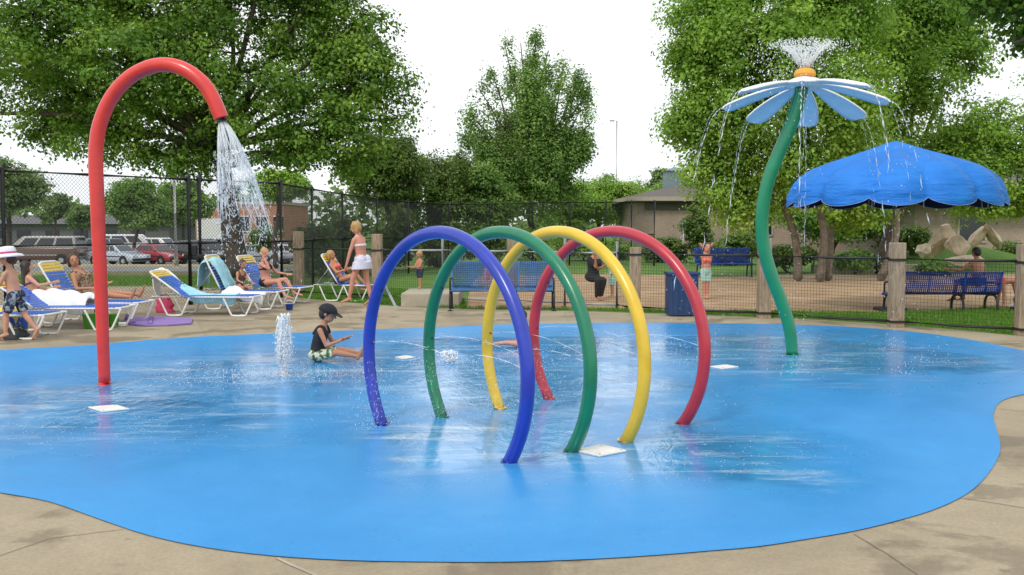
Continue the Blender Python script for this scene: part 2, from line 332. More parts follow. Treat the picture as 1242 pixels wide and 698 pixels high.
# ------------------------------------------------------------------ mesh helpers
def basis(d):
    d = Vector(d).normalized()
    a = Vector((0, 0, 1)) if abs(d.z) < .95 else Vector((1, 0, 0))
    x = d.cross(a).normalized(); y = x.cross(d).normalized()
    return x, y, d
class MB:
    def __init__(s): s.v = []; s.f = []; s.m = []; s.mi = 0
    def add(s, vs, fs):
        o = len(s.v); s.v += [tuple(v) for v in vs]
        for f in fs: s.f.append(tuple(i + o for i in f)); s.m.append(s.mi)
    def box(s, c, d, rot=None, bev=0.0):
        x, y, z = d[0] / 2, d[1] / 2, d[2] / 2
        vs = [Vector((a * x, b * y, e * z)) for a in (-1, 1) for b in (-1, 1) for e in (-1, 1)]
        if bev:
            vs = []
            fs = []
            bm = bmesh.new(); bmesh.ops.create_cube(bm, size=1, matrix=Matrix.Diagonal((d[0], d[1], d[2], 1)))
            bmesh.ops.bevel(bm, geom=bm.edges[:], offset=bev, segments=2, affect='EDGES', profile=.6)
            bm.verts.ensure_lookup_table(); bm.verts.index_update()
            vs = [v.co.copy() for v in bm.verts]; fs = [[v.index for v in f.verts] for f in bm.faces]; bm.free()
        else: fs = [(0, 1, 3, 2), (4, 6, 7, 5), (0, 4, 5, 1), (2, 3, 7, 6), (0, 2, 6, 4), (1, 5, 7, 3)]
        if rot is not None:
            R = rot if isinstance(rot, Matrix) else Euler(rot).to_matrix()
            vs = [R @ v for v in vs]
        s.add([v + Vector(c) for v in vs], fs)
    def tube(s, pts, r, n=8, caps=True, closed=False, flat=1.0):
        pts = [Vector(p) for p in pts]; N = len(pts)
        rs = r if isinstance(r, (list, tuple)) else [r] * N
        rings = []; px = None
        for i in range(N):
            if closed: d = pts[(i + 1) % N] - pts[i - 1]
            else: d = pts[min(i + 1, N - 1)] - pts[max(i - 1, 0)]
            if d.length < 1e-9: d = Vector((0, 0, 1))
            d.normalize()
            if px is None: x, y, _ = basis(d)
            else:
                x = (px - d * px.dot(d))
                if x.length < 1e-6: x, y, _ = basis(d)
                x.normalize(); y = d.cross(x)
            px = x
            rings.append([pts[i] + (x * math.cos(2 * PI * k / n) + y * math.sin(2 * PI * k / n) * flat) * rs[i] for k in range(n)])
        vs = [p for ring in rings for p in ring]; fs = []
        for i in range(N if closed else N - 1):
            a = i * n; b = ((i + 1) % N) * n
            for k in range(n): fs.append((a + k, a + (k + 1) % n, b + (k + 1) % n, b + k))
        if caps and not closed:
            fs.append(tuple(range(n - 1, -1, -1))); fs.append(tuple(range((N - 1) * n, N * n)))
        s.add(vs, fs)
    def capsule(s, a, b, ra, rb, n=10):
        a = Vector(a); b = Vector(b); x, y, d = basis(b - a if (b - a).length > 1e-6 else (0, 0, 1))
        ks = [-90, -60, -30, 0]
        pts = [(a + d * ra * math.sin(math.radians(k)), ra * math.cos(math.radians(k))) for k in ks]
        pts += [(b + d * rb * math.sin(math.radians(-k)), rb * math.cos(math.radians(k))) for k in reversed(ks)]
        vs = []; fs = []
        for p, r in pts:
            r = max(r, 1e-4)
            vs += [p + (x * math.cos(2 * PI * k / n) + y * math.sin(2 * PI * k / n)) * r for k in range(n)]
        for i in range(len(pts) - 1):
            for k in range(n): fs.append((i * n + k, i * n + (k + 1) % n, (i + 1) * n + (k + 1) % n, (i + 1) * n + k))
        fs.append(tuple(range(n - 1, -1, -1))); fs.append(tuple(range((len(pts) - 1) * n, len(pts) * n)))
        s.add(vs, fs)
    def ellipsoid(s, c, ax, ay, az, n=14, mseg=9):
        """ax, ay, az: vectors (half axes)"""
        c = Vector(c); vs = []; fs = []
        for i in range(mseg + 1):
            t = -PI / 2 + PI * i / mseg
            for k in range(n):
                q = 2 * PI * k / n
                vs.append(c + Vector(ax) * (max(math.cos(t), .01) * math.cos(q)) + Vector(ay) * (max(math.cos(t), .01) * math.sin(q)) + Vector(az) * math.sin(t))
        for i in range(mseg):
            for k in range(n): fs.append((i * n + k, i * n + (k + 1) % n, (i + 1) * n + (k + 1) % n, (i + 1) * n + k))
        fs.append(tuple(range(n - 1, -1, -1))); fs.append(tuple(range(mseg * n, (mseg + 1) * n)))
        s.add(vs, fs)
    def loft(s, secs, n=18):
        """secs: (centre, xvec, yvec) ellipse sections, capped"""
        vs = []; fs = []
        for c, x, y in secs:
            vs += [Vector(c) + Vector(x) * math.cos(2 * PI * k / n) + Vector(y) * math.sin(2 * PI * k / n) for k in range(n)]
        for i in range(len(secs) - 1):
            for k in range(n): fs.append((i * n + k, i * n + (k + 1) % n, (i + 1) * n + (k + 1) % n, (i + 1) * n + k))
        fs.append(tuple(range(n - 1, -1, -1))); fs.append(tuple(range((len(secs) - 1) * n, len(secs) * n)))
        s.add(vs, fs)
    def poly(s, pts): s.add(pts, [tuple(range(len(pts)))])
    def prism(s, pts, off):
        n = len(pts); off = Vector(off); pts = [Vector(p) for p in pts]
        s.add(pts + [p + off for p in pts], [tuple(range(n - 1, -1, -1)), tuple(range(n, 2 * n))] + [(i, (i + 1) % n, n + (i + 1) % n, n + i) for i in range(n)])
    def drop(s, c, r, st=1.0, d=(0, 0, 1)):
        c = Vector(c); d = Vector(d).normalized(); x, y, _ = basis(d)
        s.add([c + x * r, c + y * r, c - x * r, c - y * r, c + d * r * st, c - d * r * st],
              [(0, 1, 4), (1, 2, 4), (2, 3, 4), (3, 0, 4), (1, 0, 5), (2, 1, 5), (3, 2, 5), (0, 3, 5)])
    def build(s, name, mat, parent=None, smooth=False, world=True, fix=False):
        me = bpy.data.meshes.new(name)
        off = Vector((0, 0, 0))
        if parent is not None and world:
            q = parent
            while q is not None: off += q.location; q = q.parent
        vs = [(v[0] - off.x, v[1] - off.y, v[2] - off.z) for v in s.v]
        me.from_pydata(vs, [], s.f)
        mats = mat if isinstance(mat, (list, tuple)) else [mat]
        for k in mats: me.materials.append(M[k])
        if len(mats) > 1: me.polygons.foreach_set('material_index', s.m)
        if fix:
            bm = bmesh.new(); bm.from_mesh(me); bmesh.ops.recalc_face_normals(bm, faces=bm.faces[:]); bm.to_mesh(me); bm.free()
        if smooth: me.polygons.foreach_set('use_smooth', [True] * len(me.polygons))
        me.update()
        o = bpy.data.objects.new(name, me); COL.objects.link(o)
        if parent is not None: o.parent = parent
        return o
def tag(o, label, cat, group=None):
    o['label'] = label; o['category'] = cat
    if group: o['group'] = group
    return o
def thing(name, label, cat, loc=(0, 0, 0), group=None, rz=0.0):
    o = bpy.data.objects.new(name, None); COL.objects.link(o)
    o.empty_display_size = .2; o.location = loc; o.rotation_euler = (0, 0, rz)
    return tag(o, label, cat, group)
def struct(o): o['kind'] = 'structure'; return o
KIDS = {}
def copy_tree(o, parent=None):
    c = o.copy(); COL.objects.link(c)
    if parent is not None: c.parent = parent
    for ch in [x for x in COL.objects if x.parent == o and x is not c]: copy_tree(ch, c)
    return c
def smooth_path(pts, k=8):
    pts = [Vector(p) for p in pts]; out = []
    for i in range(len(pts) - 1):
        p0 = pts[max(i - 1, 0)]; p1 = pts[i]; p2 = pts[i + 1]; p3 = pts[min(i + 2, len(pts) - 1)]
        for j in range(k):
            t = j / k
            out.append(.5 * ((2 * p1) + (p2 - p0) * t + (2 * p0 - 5 * p1 + 4 * p2 - p3) * t * t + (3 * p1 - p0 - 3 * p2 + p3) * t ** 3))
    out.append(pts[-1]); return out
def sst(t): t = min(1, max(0, t)); return t * t * (3 - 2 * t)
def gz(x, y):
    return -1.2 * sst((y - 24) / 46) * sst((2 - x) / 9)
# ================================================================== setting
# ground: one sheet to the horizon, falling away towards the car park on the left
def axis(lo, hi, fine_lo, fine_hi, step, grow=1.35):
    a = list(np.arange(fine_lo, fine_hi + .01, step)); d = step
    while a[-1] < hi: d *= grow; a.append(min(hi, a[-1] + d))
    d = step; b = [a[0]]
    while b[-1] > lo: d *= grow; b.append(max(lo, b[-1] - d))
    return b[:0:-1] + a
def grid_sheet(name, mat, xs, ys, dz, keep=None):
    mb = MB(); idx = {}
    for j, y in enumerate(ys):
        for i, x in enumerate(xs): mb.v.append((x, y, gz(x, y) + dz))
    nx = len(xs)
    for j in range(len(ys) - 1):
        for i in range(nx - 1): mb.f.append((j * nx + i, j * nx + i + 1, (j + 1) * nx + i + 1, (j + 1) * nx + i)); mb.m.append(0)
    return struct(mb.build(name, mat, smooth=True))
grid_sheet('ground', 'lawn', axis(-900, 900, -80, 60, 2.0), axis(-60, 1800, 10, 100, 1.5), 0.0)
def flat_poly(name, mat, pts, z, side=0.0):
    bm = bmesh.new(); vs = [bm.verts.new((p[0], p[1], z)) for p in pts]
    f = bm.faces.new(vs); bm.normal_update()
    if f.normal.z < 0: f.normal_flip()
    if side:
        r = bmesh.ops.extrude_face_region(bm, geom=[f]); up = [v for v in r['geom'] if isinstance(v, bmesh.types.BMVert)]
        # the old face becomes the hidden bottom
        for v in up: v.co.z = z
        for v in vs: v.co.z = z - side
    bmesh.ops.triangulate(bm, faces=[f for f in bm.faces if len(f.verts) > 4])
    bmesh.ops.recalc_face_normals(bm, faces=bm.faces[:]) if side else None
    me = bpy.data.meshes.new(name); bm.to_mesh(me); bm.free(); me.materials.append(M[mat])
    o = bpy.data.objects.new(name, me); COL.objects.link(o); return struct(o)
# pool deck: photographed back edge, closed well behind the camera
deck_px = [(-500, 345), (-250, 347), (0, 348), (100, 348), (200, 348), (300, 352), (355, 361), (400, 366), (480, 372), (560, 375.5), (700, 378), (800, 381), (900, 384.5),
           (980, 388), (1060, 393), (1140, 399), (1235, 408), (1330, 420), (1500, 445), (1700, 480)]
deck = [gp(u, v) for u, v in deck_px]
deck += [Vector((12, -8, 0)), Vector((-16, -8, 0)), Vector((-22, 10, 0))]
flat_poly('pool_deck', 'deck_concrete', deck, .006)
pad_px = [(-20, 597), (0, 600), (60, 611), (120, 632), (180, 652), (250, 667), (330, 677), (420, 682.5), (520, 684.5), (620, 684.5), (720, 681), (800, 676), (860, 671), (917, 666), (980, 656.5),
          (1035, 647), (1085, 635), (1129, 622), (1165, 606), (1190, 587), (1207, 564), (1213, 548), (1212, 534), (1208, 521), (1205, 509), (1206, 500), (1211, 491), (1222, 485), (1242, 480), (1275, 475),
          (1310, 469), (1345, 459), (1350, 450), (1320, 440), (1280, 432.5), (1242, 426.5), (1190, 415.5), (1140, 407.5), (1100, 403), (1060, 399.5), (1010, 396.5), (950, 394.5), (900, 393.6), (830, 392.8), (760, 392.6), (690, 393), (620, 394.4),
          (560, 396.8), (500, 399), (440, 401.3), (400, 402.8), (365, 404.6), (300, 407), (250, 409), (200, 412.3), (150, 416.3), (100, 420.5), (50, 423), (0, 426), (-60, 431), (-140, 441), (-210, 455),
          (-260, 475), (-280, 500), (-260, 530), (-210, 560), (-140, 580), (-70, 591)]
pad = smooth_path([gp(u, v) for u, v in pad_px] + [gp(*pad_px[0])], 3)[:-1]
flat_poly('splash_pad', 'splash_pad', pad, .012)
# joints sawn in the deck
mb = MB()
def joint(pts, w=.008, z=.0095):
    ps = [gp(u, v) for u, v in pts]
    for a, b in zip(ps[:-1], ps[1:]):
        d = (b - a).normalized(); n = Vector((-d.y, d.x, 0)) * w / 2; up = Vector((0, 0, z))
        mb.poly([a - n + up, b - n + up, b + n + up, a + n + up])
joint([(1036, 650), (1075, 673), (1118, 702), (1170, 740)]); joint([(1168, 606), (1206, 612), (1260, 621), (1330, 632)])
joint([(1212, 497), (1260, 503), (1330, 512)]); joint([(0, 392), (110, 393.5), (240, 390), (360, 384)], .02); joint([(355, 384), (420, 379.5), (520, 383), (640, 385)], .02)
joint([(640, 385), (760, 386.5), (900, 389)], .02); joint([(1205, 419), (1242, 417)], .02); joint([(60, 420), (30, 391)]); joint([(250, 408), (240, 390), (228, 368)]); joint([(430, 401), (422, 380), (412, 367)])
joint([(-40, 690), (60, 655), (150, 644)], .006)
joint([(1085, 402), (1060, 394)]); joint([(690, 392), (684, 379)])
struct(mb.build('expansion_joint', 'joint_dark'))
mb = MB(); joint([(336, 679), (350, 686), (385, 701), (430, 722)], .018, .010); struct(mb.build('sealed_joint', 'slab_concrete'))
# sand play area on the right, behind the low fence
sand_px = [(566, 373.5), (640, 374.5), (760, 376), (830, 378), (880, 379.5), (960, 380), (1070, 380), (1130, 378), (1200, 374), (1300, 376), (1420, 380), (1500, 350), (1400, 336), (1240, 333), (1100, 333), (960, 334), (860, 336), (800, 334), (720, 333), (640, 334), (580, 336)]
flat_poly('sand', 'sand', smooth_path([gp(u, v) for u, v in sand_px] + [gp(*sand_px[0])], 3)[:-1], .005)
# car park
xs = list(np.arange(-95, -7.9, 2.0)); ys = list(np.arange(33, 60.1, 1.5))
grid_sheet('drive', 'asphalt', xs, ys, .02)
grid_sheet('parking_lot', 'asphalt', xs, list(np.arange(63.5, 96, 1.5)), .02)
mb = MB()
for i in range(len(xs) - 1):
    for y0, y1 in ((60.1, 60.4), (63.2, 63.5), (32.8, 33.0)):
        a, b = xs[i], xs[i + 1]
        z = [gz(a, y0) + .13, gz(b, y0) + .13, gz(b, y1) + .13, gz(a, y1) + .13]
        mb.add([(a, y0, z[0]), (b, y0, z[1]), (b, y1, z[2]), (a, y1, z[3]), (a, y0, z[0] - .3), (b, y0, z[1] - .3), (b, y1, z[2] - .3), (a, y1, z[3] - .3)], [(0, 1, 2, 3), (0, 4, 5, 1), (3, 2, 6, 7)])
struct(mb.build('kerb', 'kerb_tan'))
grid_sheet('kerb_verge', 'kerb_tan', xs, [60.4, 61.5, 62.5, 63.2], .10)
mb = MB()
for x in np.arange(-62, -9, 2.7):
    pts = [(x - .05, 64.2), (x + .05, 64.2), (x + 1.25, 69.2), (x + 1.15, 69.2)]
    mb.poly([(px, py, gz(px, py) + .045) for px, py in pts])
struct(mb.build('bay_line', 'paint_white'))
# low concrete slab behind the fence where the toddler stands
a = gp(487, 373); mb = MB()
mb.box((a.x + 0.56, a.y + .75, .135), (1.14, 1.5, .27), bev=.02)
tag(mb.build('concrete_slab', 'slab_concrete', fix=True), 'low pale concrete slab that the small toddler stands on', 'slab')

# ================================================================== rings
RINGS = [('blue', 'blue_tube', (464, 517), (617, 562), 'nearest to the viewer of the row on the pad'), ('green', 'green_tube', (537, 507.5), (692, 549), 'standing between the blue and the yellow ring'),
         ('yellow', 'yellow_tube', (607, 497.5), (758, 537), 'standing between the green and the red ring'), ('red', 'crimson_tube', (667, 485.5), (827, 515.5), 'last of the row behind the yellow ring')]
def scatter_jet(mb, p0, vel, T, n, spread, r, g=9.8, rn=rnd, strands=1, grow=0.0):
    """a thrown line of drops along a ballistic path"""
    p0 = Vector(p0)
    for _ in range(n):
        t = T * rn.random(); q = Vector(vel) * t + Vector((0, 0, -.5 * g * t * t))
        s = spread * (.15 + t / T)
        c = p0 + q + Vector((rn.gauss(0, s), rn.gauss(0, s), rn.gauss(0, s)))
        if c.z < .016: continue
        d = Vector(vel) + Vector((0, 0, -g * t))
        mb.drop(c, r * rn.uniform(.5, 1.3), rn.uniform(1.5, 4.5), d)
def stream(mb, p0, vel, T, rn):
    t = 0.0; p0 = Vector(p0)
    while t < T:
        ln = rn.uniform(.02, .07); pts = [p0 + Vector(vel) * q + Vector((0, 0, -4.9 * q * q)) for q in (t, t + ln / 3, t + ln * 2 / 3, t + ln)]
        if pts[-1].z > .02: mb.tube(pts, [.001, .0021, .0021, .001], 4)
        t += ln + rn.uniform(0, .02 + .05 * t)
for name, mat, uL, uR, where in RINGS:
    L = gp(*uL); R_ = gp(*uR); mid = (L + R_) / 2; ax = (R_ - L); half = ax.length / 2; ax.normalize(); nrm = Vector((-ax.y, ax.x, 0))
    top = 1.552; c = (top * top - half * half) / (2 * top); rad = top - c
    root = thing('spray_ring', f'{name} arched spray ring, {where}', 'spray ring', mid, 'row of coloured spray rings')
    a0 = math.asin(c / rad); pts = []
    for i in range(73):
        t = PI + a0 + .015 - (PI + 2 * a0 + .03) * i / 72
        pts.append(mid + ax * (rad * math.cos(t)) + Vector((0, 0, c + rad * math.sin(t))))
    mb = MB(); mb.tube(pts, .0485, 18); mb.build('arch_tube', mat, root, True)
    for q in (L, R_):
        mb = MB(); mb.tube([q + Vector((0, 0, .010)), q + Vector((0, 0, .022))], [.068, .058], 18); mb.build('collar', mat, root, False)
    inward = []
    for k in (12, 20, 28, 36, 44, 52, 60):
        p = pts[k]; d = (mid + Vector((0, 0, c)) - p).normalized(); inward.append((p + d * .05, d))
        mb = MB(); mb.tube([p + d * .044, p + d * .056], [.012, .008], 8); mb.build('nozzle', 'dark_metal', root)
    mb = MB(); rr = random.Random(name)
    for k, (p, d) in enumerate(inward):
        if k in (0, 6): stream(mb, p, d * 4.6 + nrm * .5 + Vector((0, 0, 1.2)), .2, rr); scatter_jet(mb, p, d * 4.6 + nrm * .5 + Vector((0, 0, 1.2)), .42, 90, .022, .0022, rn=rr)
        if 0: stream(mb, p, d * 3.2 - nrm * .7, .38, rr); scatter_jet(mb, p, d * 3.2 - nrm * .7, .38, 20, .012, .003, rn=rr)
    # mist where the jets land, thickest round the far feet
    for _ in range(380):
        h = rr.random() ** 1.6 * .5
        q = L + ax * rr.gauss(.03, .11) + nrm * rr.gauss(-.06, .12) + Vector((0, 0, .02 + h))
        mb.drop(q, rr.uniform(.0012, .003), rr.uniform(1, 3))
    mb.build('water_spray', 'water_clear', root)['kind'] = 'stuff'

# ================================================================== red shower pole
base = gp(127, 467.5); YP = base.y
path_px = [(127, 467.5), (125.5, 430), (124, 390), (122, 340), (119.5, 285), (117.5, 235), (116.3, 205), (116.5, 180), (120, 155), (129, 130), (142, 109), (160, 92), (183, 81), (205, 79), (227, 86), (246, 101), (258, 119), (265, 135), (268.5, 144)]
pp = smooth_path([at(u, v, YP - .25 * sst((u - 116) / 150)) for u, v in path_px], 5)
root = thing('shower_pole', 'tall red hooked shower pole pouring water at the left of the pad', 'water feature', base)
mb = MB(); mb.tube(pp, [.058 + .012 * sst(i / 30) for i in range(len(pp))], 18, True); mb.build('hooked_pipe', 'red_paint', root, True)
mb = MB(); d = (pp[-1] - pp[-2]).normalized(); tip = pp[-1]
mb.tube([tip - d * .004, tip + d * .03], [.060, .052], 18); mb.build('nozzle', 'dark_metal', root, False)
mb = MB(); mb.tube([base + Vector((0, 0, .01)), base + Vector((0, 0, .03))], [.085, .07], 18); mb.build('collar', 'red_paint', root)
# falling water: curved strands breaking into beads; hollow cone leaning right
rr = random.Random(3); mb = MB(); src = tip + d * .03
def fall(th, k, t, wob=0):
    vx = .58 + .62 * k * math.cos(th); vy = .55 * k * math.sin(th) - .1
    x = vx * t; y = vy * t; z = -1.6 * t - 4.9 * t * t * .78
    return src + Vector((.035 * math.cos(th) * k + x, .035 * math.sin(th) * k + y, z))
for i in range(120):
    th = rr.random() * 2 * PI; k = rr.choice([1, 1, 1, .98, .95, .7]) * rr.uniform(.95, 1.04); t = 0.0; end = rr.uniform(.16, .35)
    ph = rr.random() * 6; amp = rr.uniform(.02, .06)
    while t < end:
        ln = rr.uniform(.02, .06) + max(0, .10 - t); pts = []
        for j in range(6):
            tt = t + ln * j / 5; w = amp * min(1, tt * 5)
            pts.append(fall(th + w * math.sin(ph + tt * 46) / max(.05, tt * .9) * .5, k, tt))
        r = rr.uniform(.0022, .0062)
        mb.tube(pts, [r * q for q in (.3, .9, 1.1, 1, .8, .25)], 5)
        t += ln + rr.uniform(0, .012 + .12 * t)
        if t < .36 and rr.random() < .85:      # cross webs between the strands
            th2 = th + rr.choice((-1, 1)) * rr.uniform(.2, .6); t2 = t + rr.uniform(-.012, .03)
            mb.tube([fall(th, k, t), fall((th + th2) / 2, k * 1.01, (t + t2) / 2 + .012), fall(th2, k, t2)], [.003, .005, .003], 5)
for _ in range(3000):
    th = rr.random() * 2 * PI; k = abs(rr.gauss(.95, .22)); t = rr.uniform(.14, .62)
    if rr.random() < (t - .22) * 3.6: continue
    p = fall(th, k, t) + Vector((rr.gauss(0, .035), rr.gauss(0, .035), rr.gauss(0, .03)))
    if p.z > .02: mb.drop(p, rr.uniform(.002, .0065), rr.uniform(1, 3.2))
mb.build('falling_water', 'water_sheet', root, True)['kind'] = 'stuff'

# ================================================================== flower fountain
base = gp(961, 431.5); YF = base.y
st = [(961, 431.5), (959.5, 412), (955.5, 390), (947, 364), (937, 338), (929, 312), (924.5, 285), (924.5, 258), (929, 230), (937.5, 203), (949, 176), (960, 150), (968, 126), (972.5, 107)]
sp = smooth_path([at(u, v, YF - .12 * sst((300 - v) / 200)) for u, v in st], 5)
root = thing('flower_fountain', 'giant daisy fountain with white petals on a curvy green stem', 'water feature', base)
mb = MB(); mb.tube(sp, [.071 + .009 * sst(i / 20) for i in range(len(sp))], 18); mb.build('stem', 'stem_green', root, True)
mb = MB(); mb.tube([base + Vector((0, 0, .01)), base + Vector((0, 0, .03))], [.1, .085], 18); mb.build('collar', 'stem_green', root)
hub = at(976, 101, YF - .12); tilt = Matrix.Rotation(math.radians(-9), 3, 'X') @ Matrix.Rotation(math.radians(3), 3, 'Y')
def hb(p): return hub + tilt @ Vector(p)
mb = MB()
def lathe_local(prof, n=24):
    vs = []; fs = []
    for r, z in prof: vs += [hb((r * math.cos(2 * PI * k / n), r * math.sin(2 * PI * k / n), z)) for k in range(n)]
    for i in range(len(prof) - 1):
        for k in range(n): fs.append((i * n + k, i * n + (k + 1) % n, (i + 1) * n + (k + 1) % n, (i + 1) * n + k))
    fs.append(tuple(range(n - 1, -1, -1))); fs.append(tuple(range((len(prof) - 1) * n, len(prof) * n))); mb.add(vs, fs)
lathe_local([(.10, -.06), (.19, -.05), (.21, -.015), (.19, .015), (.08, .03)]); mb.build('hub_disc', 'petal_white', root, True, fix=True)
mb = MB(); lathe_local([(.05, .03), (.05, .065), (.085, .068), (.125, .09), (.125, .125), (.11, .15), (.05, .155)]); mb.build('jet_head', 'nozzle_orange', root, False, fix=True)
tips = []
for k in range(8):
    an = math.radians(22.5 + 45 * k + 4)
    mb = MB(); n = 20; top_v = []; bot_v = []
    prof = []
    for i in range(n + 1):
        s_ = i / n
        w = .055 + .10 * math.sin(min(1, s_ * 1.12) * PI * .62) if s_ < .80 else None
        if w is None:
            w0 = .055 + .10 * math.sin(min(1, .80 * 1.12) * PI * .62); q = (s_ - .80) / .20; w = w0 * math.sqrt(max(0, 1 - q * q))
        rr_ = .16 + .80 * s_; z = -.015 - .13 * s_ - .12 * s_ * s_
        prof.append((rr_, w, z))
    ca, sa = math.cos(an), math.sin(an)
    vs = []; fs = []
    for (r_, w, z) in prof:
        for j in range(7):
            y = w * (j / 3 - 1); cup = -.05 * (j / 3 - 1) ** 2
            for th in (.012, -.012): vs.append(hb((ca * r_ - sa * y, sa * r_ + ca * y, z + cup * w / .2 + th)))
    def id_(i, j, t): return (i * 7 + j) * 2 + t
    fa, fb = [], []
    for i in range(n):
        for j in range(6):
            fa.append((id_(i, j, 0), id_(i, j + 1, 0), id_(i + 1, j + 1, 0), id_(i + 1, j, 0)))
            fb.append((id_(i, j, 1), id_(i + 1, j, 1), id_(i + 1, j + 1, 1), id_(i, j + 1, 1)))
        for j in (0, 6): fa.append((id_(i, j, 0), id_(i + 1, j, 0), id_(i + 1, j, 1), id_(i, j, 1)))
    for i in (0, n):
        for j in range(6): fa.append((id_(i, j, 0), id_(i, j + 1, 0), id_(i, j + 1, 1), id_(i, j, 1)))
    o0 = len(mb.v); mb.add(vs, fa); mb.mi = 1
    for f in fb: mb.f.append(tuple(i + o0 for i in f)); mb.m.append(1)
    mb.build('petal', ['petal_white', 'petal_blue'], root, True, fix=True)
    tips.append((hb((ca * .96, sa * .96, prof[-1][2])), (tilt @ Vector((ca, sa, -.1))).normalized()))
rr = random.Random(11); mb = MB(); src = hb((0, 0, .155))
for _ in range(2200):      # crown jet thrown up in a narrow cup, drops peeling off outward
    th = rr.random() * 2 * PI; t = rr.random() * .62 if rr.random() < .5 else rr.random() * .25
    vh = rr.choice([.95, 1.0, 1.05, .7, .4, 1.2, 1.5]) * .95; p = src + Vector((vh * t * math.cos(th) * 1.25, vh * t * math.sin(th), 2.5 * t - 4.9 * t * t)) + Vector((.04 * math.cos(th), .04 * math.sin(th), 0))
    p += Vector((rr.gauss(0, .02), rr.gauss(0, .02), rr.gauss(0, .015))) * (.3 + t * 3)
    mb.drop(p, rr.uniform(.003, .0075), rr.uniform(1, 2.2))
for k in range(20):
    th = 2 * PI * (k + rr.uniform(-.3, .3)) / 20; pts = [src + Vector((.04 * math.cos(th) + .95 * 1.25 * t * math.cos(th), .04 * math.sin(th) + .95 * t * math.sin(th), 2.5 * t - 4.9 * t * t)) for t in (0, .05, .1, .16, .22)]
    mb.tube(pts, [.010, .010, .008, .005, .002], 5)
mb.build('crown_jet', 'water_foam', root, True)['kind'] = 'stuff'
mb = MB()
for tip, d in tips:
    for sgn in range(2):
        v0 = d * (.85 if sgn == 0 else .7) + Vector((0, 0, -.1)); T = .75; off = Vector((rr.gauss(0, .05), rr.gauss(0, .05), 0)) * sgn
        t = 0.0
        while t < T:
            ln = rr.uniform(.02, .05); gap = rr.uniform(.0, max(.002, .07 * (t - .2)))
            pts = [tip + off + v0 * q + Vector((rr.gauss(0, .002 + .012 * q), rr.gauss(0, .002 + .012 * q), -4.9 * q * q)) for q in (t, t + ln / 2, t + ln)]
            r = rr.uniform(.0045, .0085) * (1 if sgn == 0 else .45)
            if pts[-1].z > .02 and rr.random() > (t - .24) * (2.3 if sgn == 0 else 3): mb.tube(pts, [r * .4, r, r * .3], 5)
            t += ln + gap
    for _ in range(70):
        t = rr.uniform(.1, .8); p = tip + d * .8 * t + Vector((rr.gauss(0, .09), rr.gauss(0, .09), -4.9 * t * t))
        if p.z > .02: mb.drop(p, rr.uniform(.002, .005), 2.5)
    for _ in range(40):      # splash where the trickle lands
        q = tip + d * .62 + Vector((rr.gauss(0, .12), rr.gauss(0, .12), 0)); mb.drop((q.x, q.y, .02 + rr.random() ** 2 * .2), rr.uniform(.003, .007), rr.uniform(.6, 1.5))
mb.build('water_trickle', 'water_clear', root, True)['kind'] = 'stuff'

# ================================================================== ground bubbler and drain plates
base = gp(345, 457); root = thing('ground_jet', 'white foaming water jet rising from the pad beside the seated boy', 'water jet', base)
mb = MB(); rr = random.Random(5)
for _ in range(6500):
    h = rr.random(); w = .016 + .042 * math.sin(min(1, h * 1.1) * PI * .75)
    mb.drop(base + Vector((rr.gauss(0, w * .62), rr.gauss(0, w * .62), .02 + h * .64 * rr.uniform(.72, 1.02))), rr.uniform(.002, .0065) * (1.1 - .4 * h), rr.uniform(1, 3.5))
for k in range(60):
    th = rr.random() * 6.28; vh = rr.uniform(.02, .17); vz = rr.uniform(2.5, 3.6); T = 2 * vz / 9.8 * rr.uniform(.5, .95)
    pts = [base + Vector((vh * t * math.cos(th), vh * t * math.sin(th), .02 + vz * t - 4.9 * t * t)) for t in [T * j / 8 for j in range(9)]]
    pts = [p + Vector((rr.gauss(0, .008), rr.gauss(0, .008), 0)) for p in pts]
    mb.tube(pts, [.007, .009, .01, .011, .012, .011, .009, .007, .003], 5)
mb.build('foam_column', 'water_foam', root, True)['kind'] = 'stuff'
mb = MB()
for _ in range(1500):
    a = rr.random() * 6.28; r_ = abs(rr.gauss(0, .62)); p = base + Vector((r_ * math.cos(a) * 1.25 - .1, r_ * math.sin(a) * .8 + .05, 0))
    h = .015 + max(0, rr.gauss(0, .03)) * (1 if r_ < .6 else .4)
    mb.drop((p.x, p.y, h), rr.uniform(.002, .007), rr.uniform(.35, .8))
mb.build('splash', 'water_foam', root, True)['kind'] = 'stuff'
mb = MB(); mb.tube([base + Vector((0, 0, .013)), base + Vector((0, 0, .02))], [.06, .055], 16); mb.build('spray_cap', 'white_plate', root)
base = gp(545, 440); root = thing('ground_jet', 'low bubbling white water jet seen between the blue and green rings', 'water jet', base)
mb = MB()
for _ in range(420):
    h = rr.random(); mb.drop(base + Vector((rr.gauss(0, .045), rr.gauss(0, .04), .015 + .12 * h)), rr.uniform(.004, .011), rr.uniform(.8, 2))
for _ in range(200):
    mb.drop(base + Vector((rr.gauss(0, .2), rr.gauss(0, .13), .017 + rr.random() ** 3 * .04)), rr.uniform(.003, .008), .6)
mb.build('foam_column', 'water_foam', root, True)['kind'] = 'stuff'
mb = MB(); mb.tube([base + Vector((0, 0, .013)), base + Vector((0, 0, .02))], [.06, .055], 16); mb.build('spray_cap', 'white_plate', root)
